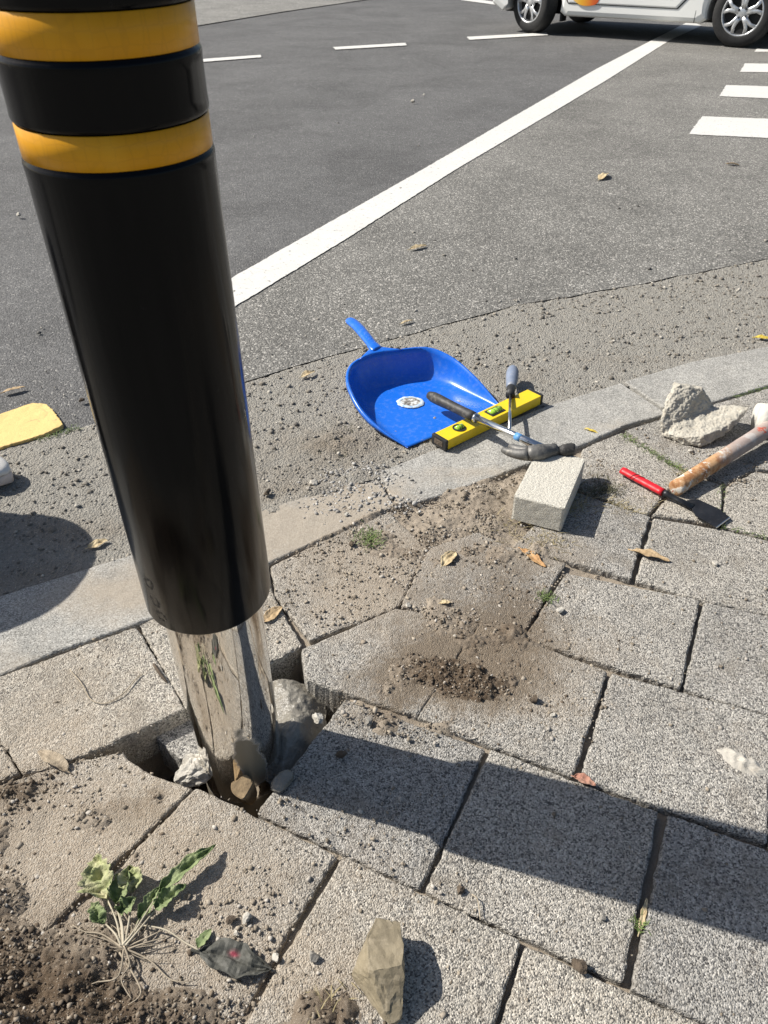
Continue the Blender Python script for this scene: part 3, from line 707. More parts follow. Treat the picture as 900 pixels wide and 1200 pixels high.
# white spall on paver at right
def spall(name, px, py, rx, ry, h, mat, lb, cat, rot, seed, kind=None):
    n = 40; c = P(px, py); V = [(0, 0, h)]; F = []; rings = 10
    V = []
    for j in range(rings+1):
        for k in range(n):
            t = 2*math.pi*k/n; rr = 1+.35*mn.noise(Vector((math.cos(t)*1.8+seed, math.sin(t)*1.8, 0)))+.18*mn.noise(Vector((math.cos(t)*6+seed, math.sin(t)*6, 3)))
            q = j/rings; x = rx*rr*q*math.cos(t); y = ry*rr*q*math.sin(t)
            z = h*(1-q**2.2)*(.75+.7*mn.noise(Vector((x*90+seed, y*90, 2))))-.001
            V.append((x, y, z))
    for j in range(rings):
        for k in range(n):
            k2 = (k+1) % n; F.append((j*n+k, j*n+k2, (j+1)*n+k2, (j+1)*n+k))
    o = pydata(name, V, F, M[mat]); o.location = (c.x, c.y, soiltop(c.x, c.y)*.6+.001); o.rotation_euler = (0, 0, rot); return tag(o, lb, cat, kind=kind)
spall('plaster_lump', 868, 893, .042, .02, .009, 'stone_w', 'crusty white plaster lump stuck on a clean paver at the right edge', 'plaster lump', -.7, 3)

# ---------------------------------------------------------------- gravel and crumbs (uncountable)
M['gravel'] = NT('loose_gravel'); t = M['gravel']; cc = t.attrc('tint'); cc = t.mix(t.noise(300, 3), cc, t.mix(.5, cc, (.1, .08, .06)))
t.bump(t.noise(500, 3), .5, .001); M['gravel'] = t.set(col=cc, rough=.9, spec=.2)
_ico = bmesh.new(); bmesh.ops.create_icosphere(_ico, subdivisions=1, radius=1); ICO_V = np.array([v.co[:] for v in _ico.verts]); ICO_F = np.array([[v.index for v in f.verts] for f in _ico.faces]); _ico.free()
def scatter(name, pts, sizes, cols, zs, label, cat):
    n = len(pts); nv = len(ICO_V)
    jit = rng.uniform(.45, 1.35, (n, nv, 1)); v = ICO_V[None]*jit*np.stack([rng.uniform(.8, 1.3, n), rng.uniform(.7, 1.1, n), rng.uniform(.45, .8, n)], 1)[:, None, :]*sizes[:, None, None]
    a = rng.uniform(0, 6.28, n); ca, sa = np.cos(a)[:, None], np.sin(a)[:, None]
    x = v[:, :, 0]*ca-v[:, :, 1]*sa; y = v[:, :, 0]*sa+v[:, :, 1]*ca
    co = np.stack([x+pts[:, 0:1], y+pts[:, 1:2], v[:, :, 2]+(zs+sizes*.3)[:, None]], -1).reshape(-1, 3).astype(np.float32)
    f = (ICO_F[None]+(np.arange(n)*nv)[:, None, None]).reshape(-1, 3).astype(np.int32)
    me = bpy.data.meshes.new(name); me.vertices.add(len(co)); me.vertices.foreach_set('co', co.ravel())
    me.loops.add(f.size); me.loops.foreach_set('vertex_index', f.ravel()); me.polygons.add(len(f))
    me.polygons.foreach_set('loop_start', np.arange(0, f.size, 3, dtype=np.int32)); me.polygons.foreach_set('loop_total', np.full(len(f), 3, dtype=np.int32))
    me.update(calc_edges=True); o = link(name, me, M['gravel']); c4 = np.concatenate([cols, np.ones((n, 1))], 1); attrcol(o, 'tint', np.repeat(c4, nv, 0)); return tag(o, label, cat, kind='stuff')
def samp(n, x0, x1, y0, y1, dens):
    X = rng.uniform(x0, x1, n); Y = rng.uniform(y0, y1, n); k = rng.uniform(0, 1, n) < dens(X, Y); return X[k], Y[k]
def tints(n, pal, wts):
    pal = np.array(pal); c = pal[rng.choice(len(pal), n, p=np.array(wts)/sum(wts))]; return c*rng.uniform(.75, 1.2, (n, 1))
# crumbs of soil and grit on pavers
def dens(X, Y):
    ok = inside(X, Y, kin+[(4, 0), (-3, 0)]) & ~inside(X, Y, HOLE)
    d = np.clip(heap(X, Y)*60, 0, 1)*.8+np.clip(dust(X, Y), 0, 1)*.18+.012; return np.where(ok, d*(.4+1.2*(fbm(X, Y, 18, 3, 70) > .5)), 0)
X, Y = samp(260000, -.85, 1.3, .3, 1.9, dens); n = len(X); sz = np.minimum(.0009+rng.exponential(.0008, n), .0042)
zs = np.maximum(soil_h(X, Y), .0); dk = np.clip(blobs(X, Y, DARK), 0, 1)
c1 = tints(n, [(.36, .31, .24), (.26, .22, .17), (.52, .48, .42), (.2, .17, .13)], [4, 3, 2, 2]); c2 = tints(n, [(.09, .068, .048), (.16, .125, .09), (.33, .28, .22)], [4, 4, 1.0])
pick = (rng.uniform(0, 1, n) < dk*.85)[:, None]
scatter('soil_crumbs', np.stack([X, Y], 1), sz, np.where(pick, c2, c1), zs, 'loose crumbs of soil and grit strewn over the pavers', 'soil crumbs')
def dens4(X, Y):
    b_ = blobs(X, Y, [(560, 790, .09, .07, 1), (500, 740, .08, .06, .5), (620, 700, .09, .06, .55), (560, 650, .12, .06, .55), (440, 600, .12, .06, .6), (640, 820, .05, .04, .7), (455, 840, .05, .03, .4), (30, 1150, .14, .12, .35), (120, 1010, .12, .08, .12), (300, 1100, .08, .06, .14), (430, 1150, .08, .05, .10), (360, 720, .08, .05, .2)])
    return np.where(inside(X, Y, HOLE), 0, np.clip(b_*1.3, 0, 1)*(.35+.9*(fbm(X, Y, 30, 3, 71) > .5)))
X, Y = samp(30000, -.7, 1.0, .3, 1.6, dens4); n = len(X); sz = np.minimum(.0014+rng.exponential(.0010, n), .0052)
zs = np.maximum(soil_h(X, Y), .0); dk = np.clip(blobs(X, Y, DARK), 0, 1); pick = (rng.uniform(0, 1, n) < dk*.9)[:, None]
scatter('soil_lumps', np.stack([X, Y], 1), sz, np.where(pick, tints(n, [(.12, .092, .066), (.2, .16, .115)], [1, 1]), tints(n, [(.40, .35, .28), (.30, .255, .2), (.50, .46, .40)], [4, 3, .8])), zs, 'small lumps of soil and stone chips on the dug-over area', 'soil lumps')
# pale gravel spilled over the buried kerb
def dens5(X, Y): return blobs(X, Y, [(425, 560, .07, .04, .9), (400, 585, .08, .05, .5), (470, 590, .05, .03, .5)])
X, Y = samp(26000, -.4, .3, 1.1, 1.6, dens5); n = len(X); sz = np.minimum(.0012+rng.exponential(.0012, n), .006)
scatter('pale_gravel', np.stack([X, Y], 1), sz, tints(n, [(.42, .41, .39), (.30, .29, .27), (.55, .54, .51)], [3, 3, 1.5]), np.maximum(soil_h(X, Y), .002), 'pale grey gravel spilled over the buried stretch of kerb', 'gravel')
# grit in the gutter
def dens2(X, Y):
    ok = ~inside(X, Y, kout+[(9, -1), (-9, -1)]) & inside(X, Y, aspl+[(9, -1), (-9, -1)])
    return np.where(ok, .35+.5*(fbm(X, Y, 12, 3, 80) > .52)+blobs(X, Y, [(405, 560, .1, .06, .6)]), 0)
X, Y = samp(24000, -1.2, 2.1, 1.05, 2.9, dens2); n = len(X); sz = np.minimum(.0018+rng.exponential(.0014, n), .008)
zs, _ = gut_z(X, Y)
scatter('gutter_gravel', np.stack([X, Y], 1), sz, tints(n, [(.32, .29, .24), (.2, .185, .16), (.5, .47, .41), (.16, .15, .135)], [4, 4, 1.6, .8]), zs, 'fine gravel embedded in the worn gutter strip', 'gravel')
# few grains on the asphalt
def dens3(X, Y): return np.where(~inside(X, Y, aspl+[(9, -1), (-9, -1)]), .5*np.exp(-dpoly(X, Y, aspl)/.35)+.02, 0)
X, Y = samp(9000, -1.6, 3.5, 1.4, 5.5, dens3); n = len(X); sz = np.minimum(.0016+rng.exponential(.0013, n), .009)
scatter('road_grit', np.stack([X, Y], 1), sz, tints(n, [(.34, .32, .28), (.5, .48, .43), (.12, .12, .115)], [3, 1.5, 3]), np.full(n, -.004), 'scattered grit lying on the asphalt', 'grit')

# ---------------------------------------------------------------- dry leaves
def leafmat(name, c, c2):
    t = NT(name); f = t.ramp(t.noise(60, 5, .6), [(.35, 0.0), (.65, 1.0)]); t.bump(t.noise(140, 3), .9, .003)
    return t.set(col=t.mix(f, c, c2), rough=.7, spec=.3)
LM = {'tan': leafmat('leaf_tan', (.47, .35, .21), (.34, .24, .13)), 'pale': leafmat('leaf_pale', (.55, .46, .29), (.42, .32, .18)), 'yellow': leafmat('leaf_yellow', (.62, .48, .08), (.45, .33, .05)),
      'brown': leafmat('leaf_brown', (.36, .19, .08), (.48, .30, .14)), 'red': leafmat('leaf_red', (.30, .13, .09), (.42, .24, .17)), 'green': leafmat('leaf_green', (.06, .10, .03), (.23, .27, .13)),
      'palegreen': leafmat('leaf_palegreen', (.46, .43, .27), (.26, .29, .13)), 'darkleaf': leafmat('leaf_dark', (.075, .082, .06), (.13, .13, .10))}
def leafgeo(L, W, curl=.3, seed=0, n=14, m=6, wavy=.15, bend=.2, crk=.03):
    V = []; F = []
    for i in range(n+1):
        t = i/n; w_ = W*.5*(math.sin(math.pi*min(1, t**.8))**.75)*(1+wavy*mn.noise(Vector((t*6, seed, 0))))+.0004
        for j in range(-m, m+1):
            s = j/m; x = t*L; y = s*w_
            z = curl*w_*(s*s)+bend*L*math.sin(math.pi*t)*.5+wavy*W*.35*mn.noise(Vector((t*5, s*1.5, seed+2)))-abs(s)**.5*0+(.02*W if j else -.03*W)+crk*W*(mn.noise(Vector((t*16, s*4, seed)))+.5*mn.noise(Vector((t*34, s*9, seed))))
            V.append((x, y+L*.05*mn.noise(Vector((t*2, 0, seed))), z))
    k = 2*m+1
    for i in range(n):
        for j in range(2*m): F.append((i*k+j, i*k+j+1, (i+1)*k+j+1, (i+1)*k+j))
    V2, F2 = tube([(-.12*L, 0, 0), (0, 0, bend*0), (L*.1, 0, .001)], [L*.012, L*.014, L*.01], 5)
    return merge([(V, F), (V2, F2)])
LEAVES = [ # px,py of base, px,py of tip, width, mat, label, bend
 (611, 645, 640, 666, .022, 'brown', 'brown dry leaf pointing down between brick and soil heap', .15), (741, 646, 785, 659, .030, 'tan', 'broad tan dry leaf on the paver below the brick shadow', .14),
 (518, 664, 534, 648, .028, 'pale', 'curled pale yellow leaf standing on dark soil', .5), (515, 709, 528, 708, .014, 'pale', 'small pale oval leaf on the soil above the heap', .2),
 (103, 643, 127, 634, .022, 'pale', 'pale leaf on the gutter left of the bollard', .1), (3, 461, 30, 454, .022, 'tan', 'tan leaf above the yellow paint at the left edge', .1),
 (353, 443, 369, 436, .022, 'pale', 'crumpled pale leaf at the asphalt joint right of the bollard', .3), (702, 211, 712, 204, .05, 'pale', 'pale leaf on coarse asphalt near the white line', .2),
 (480, 293, 500, 288, .028, 'pale', 'pale leaf on asphalt directly above the dustpan', .15), (852, 192, 866, 194, .035, 'tan', 'tan leaf on asphalt below the crossing bars', .2),
 (884, 396, 905, 398, .022, 'yellow', 'yellow leaf in the gutter at the right edge', .15), (683, 503, 701, 509, .014, 'yellow', 'small yellow leaf on the kerb above the brick', .15),
 (308, 730, 331, 712, .026, 'tan', 'tan leaf on the dark slab right of the steel pole', .12), (672, 911, 698, 922, .020, 'red', 'reddish curled leaf at the paver joint above the shadow', .25),
 (749, 1092, 758, 1052, .008, 'pale', 'narrow cream leaf stuck in the wide dark joint', .1), (470, 380, 484, 376, .014, 'pale', 'tiny pale leaf at the asphalt edge above the dustpan rim', .2),
 (80, 905, 45, 882, .024, 'stonebr', 'greyish brown crumpled leaf on the paver at the lower left', .4), (232, 1112, 248, 1090, .016, 'green', 'small green leaf scrap above the dark leaf', .3)]
LM['stonebr'] = leafmat('leaf_greybrown', (.24, .19, .13), (.34, .28, .2))
for i, (ax, ay, bx, by, wd, m, lb, bend) in enumerate(LEAVES):
    a_ = P(ax, ay); b_ = P(bx, by); L = (b_-a_).length; V, F = leafgeo(L, wd*.85, .28, i, bend=bend*.45, wavy=.4)
    o = pydata('dry_leaf' if m != 'green' else 'green_leaf', V, F, LM[m], smooth=True); sm_ = o.modifiers.new('s', 'SOLIDIFY'); sm_.thickness = .0004
    z = (max(soiltop(a_.x, a_.y), soiltop((a_.x+b_.x)/2, (a_.y+b_.y)/2)) if a_.y < 2 and ay > 480 and i != 4 else 0)+.002
    if i == 14: z = -.001
    d = b_-a_; o.location = (a_.x, a_.y, z); o.rotation_euler = (R(-8 if i % 2 else 6), 0, math.atan2(d.y, d.x)); tag(o, lb, 'leaf', 'fallen leaves')

# ---------------------------------------------------------------- uprooted weed
M['stem'] = plain('weed_stem', (.52, .46, .34), .7, var=.25); M['root'] = plain('weed_root', (.44, .37, .27), .85, var=.3)
wd = empty('uprooted_weed', P(146, 1110, .01), 'uprooted green weed with bare stems and roots lying on dusty pavers', 'weed')
wloc = P(146, 1110, .01)
def toW(v): return Vector(v)-wloc
def wstem(pts, r0, r1, mat, name):
    p = catmull([toW(P(x, y, z)) for x, y, z in pts], 14); V, F = tube(p, [r0+(r1-r0)*i/13 for i in range(14)], 6); return pydata(name, V, F, mat, wd, True)
WL = [((126, 1054, .010), (112, 1003, .014), .038, 'palegreen', .1), ((136, 1060, .009), (150, 1020, .012), .024, 'green', .15), ((155, 1046, .01), (152, 1015, .016), .030, 'palegreen', .1),
      ((186, 1046, .012), (253, 990, .012), .020, 'green', .10), ((163, 1078, .01), (188, 1040, .014), .016, 'green', .1), ((140, 1070, .012), (160, 1052, .02), .018, 'green', .15), ((182, 1066, .012), (218, 1036, .018), .020, 'green', .12), ((123, 1082, .01), (107, 1058, .018), .018, 'green', .15)]
for i, (a_, b_, wdt, m, bend) in enumerate(WL):
    A = toW(P(*a_)); B = toW(P(*b_)); V, F = leafgeo((B-A).length, wdt, .9, i+20, n=36, bend=bend, wavy=.8, crk=.11)
    o = pydata('leaf', V, F, LM[m], wd, True); sm_ = o.modifiers.new('s', 'SOLIDIFY'); sm_.thickness = .0005
    x = (B-A).normalized(); z = Vector((.15*(i % 3-1), -.25, 1)); z = (z-x*z.dot(x)).normalized(); y = z.cross(x)
    mm = Matrix((x, y, z)).transposed().to_4x4(); mm.translation = A; o.matrix_local = mm
    wstem([(142+2*i % 7, 1108, .012), ((142+a_[0])/2+3, (1108+a_[1])/2, .012+a_[2]*.4), a_], .0016, .0009, M['stem'], 'stem')
for pts in [[(145, 1108, .012), (152, 1130, .012), (142, 1148, .012), (155, 1172, .010)], [(145, 1112, .012), (138, 1145, .012), (110, 1152, .012), (92, 1166, .014)], [(147, 1112, .010), (175, 1125, .006), (200, 1148, .006), (225, 1150, .005)],
            [(145, 1112, .012), (120, 1095, .010), (100, 1092, .008), (85, 1084, .008)], [(148, 1110, .01), (180, 1095, .01), (210, 1080, .008)], [(150, 1112, .01), (170, 1105, .012), (195, 1098, .01)], [(140, 1116, .01), (165, 1160, .01), (150, 1178, .012)]]:
    wstem(pts, .0013, .0005, M['root'], 'root')
for k in range(16):
    a = random.uniform(-.6, 3.4); wstem([(146+random.uniform(-4, 4), 1112, .008), (146+30*math.cos(a)+random.uniform(-8, 8), 1112-22*math.sin(a), .006+random.uniform(0, .008)), (146+random.uniform(45, 75)*math.cos(a), 1112-random.uniform(25, 45)*math.sin(a), .004)], .0006, .0003, M['root'], 'root')
# dark leaf with pink spot and its long stalk
t = NT('dark_leaf_with_spot'); sp = t.n('ShaderNodeSeparateXYZ'); t.t.links.new(t.tc, sp.inputs[0])
dx = t.math('SUBTRACT', sp.outputs[0], .042); dy = t.math('SUBTRACT', sp.outputs[1], .006); dd = t.math('SQRT', t.math('ADD', t.math('MULTIPLY', dx, dx), t.math('MULTIPLY', t.math('MULTIPLY', dy, dy), 3)))
t.bump(t.noise(80, 4), .4, .001)
DL = t.set(col=t.mix(t.ramp(t.math('ADD', dd, t.math('MULTIPLY', t.noise(200), .003)), [(.003, .7), (.009, 0.0)]), t.mix(t.noise(40, 4), (.045, .046, .038), (.10, .098, .085)), (.36, .03, .07)), rough=.62, spec=.25)
a_ = P(233, 1112, .012); b_ = P(318, 1133, .012); V = []; F = []
out = [(0, 0), (.20, .04), (.45, .09), (.62, .13), (.80, .08), (1.0, .03), (.97, -.12), (.90, -.26), (.66, -.30), (.42, -.30), (.28, -.16), (.12, -.06)]
L = (b_-a_).length
V, F = leafgeo(L, L*.40, .22, 77, n=26, bend=.07, wavy=.5, crk=.05)
dlo = pydata('dark_leaf', V, F, DL); dlo.modifiers.new('s', 'SOLIDIFY').thickness = .0006
sb = dlo.modifiers.new('b', 'SUBSURF'); sb.levels = 2; sb.render_levels = 2; sb.subdivision_type = 'SIMPLE'
d = b_-a_; dlo.location = (a_.x, a_.y, .004); dlo.rotation_euler = (0, 0, math.atan2(d.y, d.x)); tag(dlo, 'dark glossy grey leaf with a pink spot beside the lowest left joint', 'leaf', 'fallen leaves')
p = catmull([Vector((-.085, .012, .003)), Vector((-.05, .012, .008)), Vector((-.02, .004, .006)), Vector((0, 0, .004))], 12); V, F = tube(p, .0011, 6); pydata('stalk', V, F, M['stem'], dlo, True)

# thin wiry root on the left paver
p = catmull([P(82, 785, .005), P(95, 800, .006), P(107, 820, .005), P(125, 824, .005), P(145, 812, .006), P(160, 795, .005), P(167, 790, .005)], 30); V, F = tube(p, .0009, 5)
tag(pydata('dry_root', V, F, M['root'], smooth=True), 'thin curved brown root lying on the left paver', 'root')
p = catmull([P(180, 778, .003), P(188, 790, .004), P(196, 800, .003)], 8); V, F = tube(p, [.002, .0025, .003, .003, .003, .003, .002, .001], 5)
tag(pydata('twig', V, F, M['stone_d'], smooth=True), 'short dark twig in the joint left of the steel pole', 'twig')
for (a0, a1, lb) in [((547, 1003), (562, 1062), ''),]: pass
p = catmull([P(553, 1048, .004), P(560, 1055, .006), P(563, 1078, .004)], 8); V, F = tube(p, .0008, 5); tag(pydata('twig', V, F, M['root'], smooth=True), 'hair-thin twig on the center paver beside the dark clod', 'twig')

# ---------------------------------------------------------------- grass tufts, moss (uncountable blades)
M['grass'] = plain('grass_blade', (.14, .20, .05), .7, var=.3); M['drygrass'] = plain('dry_grass', (.36, .30, .16), .8, var=.3); M['darkgrass'] = plain('dark_weed', (.10, .095, .05), .8, var=.3)
def tuft(px, py, n, spread, h, mat, name, lb, z=0.0, flat=.4, pts=None):
    parts = []; rd = random.Random(px*7+py)
    for _ in range(n):
        if pts:
            k = rd.random()*(len(pts)-1); i = int(k); f = k-i; a = P(*pts[i]); b = P(*pts[i+1]); c = a.lerp(b, f)+Vector((rd.gauss(0, spread), rd.gauss(0, spread), 0))
        else: c = P(px, py)+Vector((rd.gauss(0, spread), rd.gauss(0, spread), 0))
        zz = max(soiltop(c.x, c.y)-.003, z) if c.y < 1.9 else z
        a = rd.uniform(0, 6.28); L = h*rd.uniform(.5, 1.2); d = Vector((math.cos(a), math.sin(a), 0)); up = 1-flat*rd.uniform(.4, 1.3)
        w_ = Vector((-d.y, d.x, 0))*rd.uniform(.0005, .0010); p0 = Vector((c.x, c.y, zz)); p1 = p0+d*L*.35+Vector((0, 0, L*.5*max(.1, up))); p2 = p0+d*L*.8+Vector((0, 0, L*.6*max(.08, up)))
        parts.append(([p0-w_, p0+w_, p1+w_*.8, p1-w_*.8, p2], [(0, 1, 2, 3), (3, 2, 4)]))
    V, F = merge(parts); o = pydata(name, V, F, mat); return tag(o, lb, 'grass', kind='stuff')
tuft(433, 633, 150, .014, .024, M['grass'], 'grass_tuft', 'green grass tuft sprouting from dry soil', flat=.3)
tuft(640, 702, 60, .008, .018, M['grass'], 'grass_tuft', 'small green grass tuft left of the white pebble', flat=.3)
tuft(665, 590, 200, .028, .045, M['drygrass'], 'dry_grass', 'dry grass strands behind and right of the brick', flat=.9)
tuft(705, 575, 260, .022, .030, M['darkgrass'], 'weed_patch', 'dark matted grass clump right of the brick', flat=.85)
tuft(0, 0, 300, .007, .015, M['grass'], 'moss', 'green moss along the joint below the corner paver', flat=.5, pts=[(728, 510), (755, 525), (780, 542), (803, 553)])
tuft(0, 0, 250, .012, .022, M['drygrass'], 'dry_grass', 'dry grass in the joint beside the red scraper', flat=.8, pts=[(720, 590), (745, 600), (800, 560), (806, 556)])
tuft(0, 0, 140, .005, .012, M['grass'], 'moss', 'green moss in the joints right of the scraper blade', flat=.5, pts=[(846, 568), (846, 600), (846, 618), (895, 630), (920, 640)])
tuft(0, 0, 90, .005, .012, M['grass'], 'moss', 'yellow moss between kerb and paver at the right edge', flat=.5, pts=[(860, 466), (900, 454)])
tuft(400, 515, 350, .035, .018, M['darkgrass'], 'weed_patch', 'dark matted weeds in the gutter left of the dustpan', z=-.004, flat=.8)
tuft(750, 1085, 40, .004, .014, M['grass'], 'moss', 'green sprout in the wide joint under the yellow leaf', z=-.012, flat=.3)
tuft(0, 0, 140, .006, .014, M['grass'], 'moss', 'sparse green moss at the edge of the yellow paint', z=-.004, flat=.6, pts=[(48, 514), (70, 507), (92, 500)])
tuft(0, 0, 120, .02, .035, M['drygrass'], 'dry_grass', 'loose dry straw on the soil in front of the brick', flat=.95, pts=[(590, 612), (640, 640), (650, 628)])
tuft(390, 1185, 22, .018, .03, M['drygrass'], 'dry_grass', 'dry roots tangled in the clod at the bottom edge', flat=.8)

# ---------------------------------------------------------------- brick
t = NT('cement_brick'); c = t.mix(t.noise(24, 5, .6), (.56, .53, .455), (.69, .66, .57)); c = t.mix(t.ramp(t.noise(190, 3, .6), [(.30, 1.0), (.38, 0.0)]), c, (.22, .2, .16)); c = t.mix(t.ramp(t.noise(400, 3, .6), [(.42, .5), (.55, 0.0)]), c, (.42, .39, .33))
t.bump(t.math('ADD', t.noise(190, 3), t.noise(420, 4, .7)), .9, .003); M['brick'] = t.set(col=c, rough=.93, spec=.2)
HB = .062
bc = [P(636, 528, HB), P(689, 538, HB), P(656, 594, HB), P(599, 583, HB)]
ux = bc[2]-bc[3]; ux.z = 0; lx = .106; ux = Matrix.Rotation(R(-5), 3, 'Z') @ ux
ctr = (bc[3]+bc[1])/2; uy = Vector((-ux.y, ux.x, 0)).normalized(); ly = ((bc[0]-bc[3]).length+(bc[1]-bc[2]).length)/2
print('brick', lx, ly)
bm = bmesh.new(); bmesh.ops.create_cube(bm, size=1); bmesh.ops.scale(bm, vec=(lx, ly, HB), verts=bm.verts)
bmesh.ops.subdivide_edges(bm, edges=bm.edges[:], cuts=22, use_grid_fill=True)
for v in bm.verts:
    p = v.co; q = [abs(p.x)/(lx/2), abs(p.y)/(ly/2), abs(p.z)/(HB/2)]; e = sum(1 for k in q if k > .999)
    n1 = mn.noise(p*60); n2 = mn.noise(p*220)
    v.co += Vector((n1, mn.noise(p*60+Vector((9, 0, 0))), n2))*.0006
    if e >= 2: v.co *= 1-.012*(1+max(0, n1)*1.6)
brick = bmobj('brick', bm, M['brick']); frame(brick, Vector((ctr.x, ctr.y, HB/2+.003)), ux); tag(brick, 'pale grey cement brick lying flat with the hammer head resting on it', 'brick')

# ---------------------------------------------------------------- spirit level
M['ylw'] = plain('yellow_enamel', (.78, .56, .015), .38, var=.06, dirt=((.45, .36, .1), .25)); M['blk'] = plain('black_rubber', (.018, .018, .018), .55, var=.2, dirt=((.10, .09, .08), .4))
t = NT('vial_liquid'); VM = t.set(col=(.35, .60, .05), rough=.08, spec=.8)
HL = .026
l0 = P(515, 513.5, HL+.004); l1 = P(628, 460, HL+.004); d = l1-l0; d.z = 0; LL = d.length; WL_ = .046
lev = empty('spirit_level', Vector(((l0.x+l1.x)/2, (l0.y+l1.y)/2, HL/2+.006)), 'yellow spirit level with black end caps lying across the dustpan mouth', 'spirit level', rz=math.atan2(d.y, d.x))
print('level', LL)
bm = boxm(LL-.012, WL_, HL, .0015); 
b0 = bmobj('body', bm, M['ylw'], lev)
for s in (-1, 1):
    o = bmobj('end_cap', boxm(.009, WL_+.002, HL+.002, .0015), M['blk'], lev); o.location = (s*(LL/2-.002), 0, 0)
    bm = boxm(.003, WL_*.6, HL*.55, .001); o2 = bmobj('cap_recess', bm, M['stone_d'], o); o2.location = (s*.004, 0, 0)
def ringd(x, rx, ry, name='vial'):
    V, F = tube([(x, 0, HL/2-.001), (x, 0, HL/2+.0012)], [1, 1], 28, flat=None, up=Vector((1, 0, 0)))
    V = [(x+(v[0]-x)*rx, v[1]*ry, v[2]) for v in V]; ring = pydata('vial_frame', V, F, M['blk'], lev)
    V, F = tube([(x-rx*.62, 0, HL/2+.001), (x+rx*.62, 0, HL/2+.001)], ry*.42, 12); v_ = pydata('vial', V, F, VM, ring, True)
    for s in (-.18, .22):
        V, F = tube([(x+s*rx-.0005, 0, HL/2+.001), (x+s*rx+.0005, 0, HL/2+.001)], ry*.45, 12); pydata('gauge_line', V, F, M['blk'], ring)
ringd(-LL/2+.066, .0165, .0175)
bm = boxm(.048, .030, .004, .0015); f_ = bmobj('vial_frame', bm, M['blk'], lev); f_.location = (.018, 0, HL/2)
V, F = tube([(-.019, 0, .0015), (.019, 0, .0015)], .0095, 14, flat=(1, .7)); pydata('vial', V, F, VM, f_, True)
for s in (-.006, .006):
    V, F = tube([(s-.0005, 0, .0015), (s+.0005, 0, .0015)], .0099, 14, flat=(1, .72)); pydata('gauge_line', V, F, M['blk'], f_)
bm = boxm(.014, .005, .0008, .0003); o = bmobj('red_mark', bm, plain('red_mark', (.55, .06, .04), .5), lev); o.location = (.105, .018, HL/2+.0005)

# ---------------------------------------------------------------- dustpan
t = NT('blue_plastic'); sc = t.ramp(t.noise(26, 8, .8), [(.55, 0.0), (.72, 1.0)]); dst = t.ramp(t.noise(60, 7, .75), [(.5, 0.0), (.7, .35)])
t.bump(t.noise(120, 4), .12, .001)
M['blue'] = t.set(col=t.mix(t.math('MULTIPLY', dst, .7), (.010, .13, .60), (.26, .36, .56)), rough=t.math('ADD', .27, t.math('MULTIPLY', sc, .2)), spec=.5)
def curve3(l): return [P(*q) for q in l]
rim = curve3([(478, 524, .004), (452, 506, .018), (427, 482, .040), (413, 458, .060), (409, 440, .070), (416, 425, .078), (438, 415, .082), (463, 411, .083), (500, 408, .080), (528, 419, .068), (552, 439, .048), (574, 463, .020), (590, 480, .004)])
flo = curve3([(480, 523, .0025), (461, 507, .0025), (448, 492, .0025), (441, 479, .0025), (440, 468, .0025), (446, 459, .0025), (458, 453, .0025), (474, 450, .0025), (498, 447, .0025), (522, 452, .0025), (541, 460, .0025), (563, 469, .0025), (586, 480, .0025)])
N = 72; rimc = catmull(rim, N); floc = catmull(flo, N)
dp_o = P(505, 475, 0); dp = empty('dustpan', dp_o, 'blue plastic dustpan with its handle pointing to the road', 'dustpan')
def rel(V, o): return [Vector(v)-o for v in V]
V = []; F = []; K = 9
cen = sum(floc, Vector())/N
def outw(i):
    q = rimc[i]-cen; q.z = 0; return q.normalized()
rows = []
lip = []
for i in range(N):
    ow = outw(i); r = rimc[i]; hh = min(1, r.z/.03)
    rows.append([r+ow*.0085*hh+Vector((0, 0, -.012*hh)), r+ow*.0085*hh+Vector((0, 0, -.002*hh)), r+ow*.006*hh+Vector((0, 0, .0005)), r+ow*.001]+[None]*K)
    for k in range(K):
        q = (k+1)/K; a = r.lerp(floc[i], q); rad = math.sin(q*math.pi/2)
        zz = r.z+(floc[i].z-r.z)*(rad); a = Vector((r.x+(floc[i].x-r.x)*(q**1.5), r.y+(floc[i].y-r.y)*(q**1.5), zz)); rows[i][4+k] = a
C = 4+K
for rw in rows: V += rw
for i in range(N-1):
    for k in range(C-1): F.append((i*C+k, i*C+k+1, (i+1)*C+k+1, (i+1)*C+k))
# floor: pair left and right halves
half = N//2; base = len(V); Kf = 10; fl = {}
for i in range(half):
    a = i*C+C-1; b = (N-1-i)*C+C-1; row = [a]
    for k in range(1, Kf): V.append(V[a].lerp(V[b], k/Kf)); row.append(len(V)-1)
    row.append(b); fl[i] = row
for i in range(half-1):
    for k in range(Kf): F.append((fl[i][k], fl[i][k+1], fl[i+1][k+1], fl[i+1][k]))
pan = pydata('pan', rel(V, dp_o), F, M['blue'], dp, True); so = pan.modifiers.new('s', 'SOLIDIFY'); so.thickness = .0022; so.offset = -1
hp = catmull([P(449, 414, .082), P(445, 411, .084), P(439, 407, .086), P(430, 396, .089), P(420, 384, .088), P(412, 377, .085), P(408, 374, .084)], 26)
hw = [.034, .040, .040, .034, .027, .022, .0185, .0165, .0158, .0152, .015, .015, .0152, .0155, .0158, .016, .0162, .0163, .0165, .0165, .0165, .016, .0150, .0130, .009, .003]
hw = [.016]*4+[.0168]*3+hw[7:]
V, F = tube(hp[6:], [.0175]*4+hw[10:], 18, flat=[(1, .40+.18*min(1, i/9)) for i in range(20)]); hnd = pydata('handle', rel(V, dp_o), F, M['blue'], dp, True)
nk = []
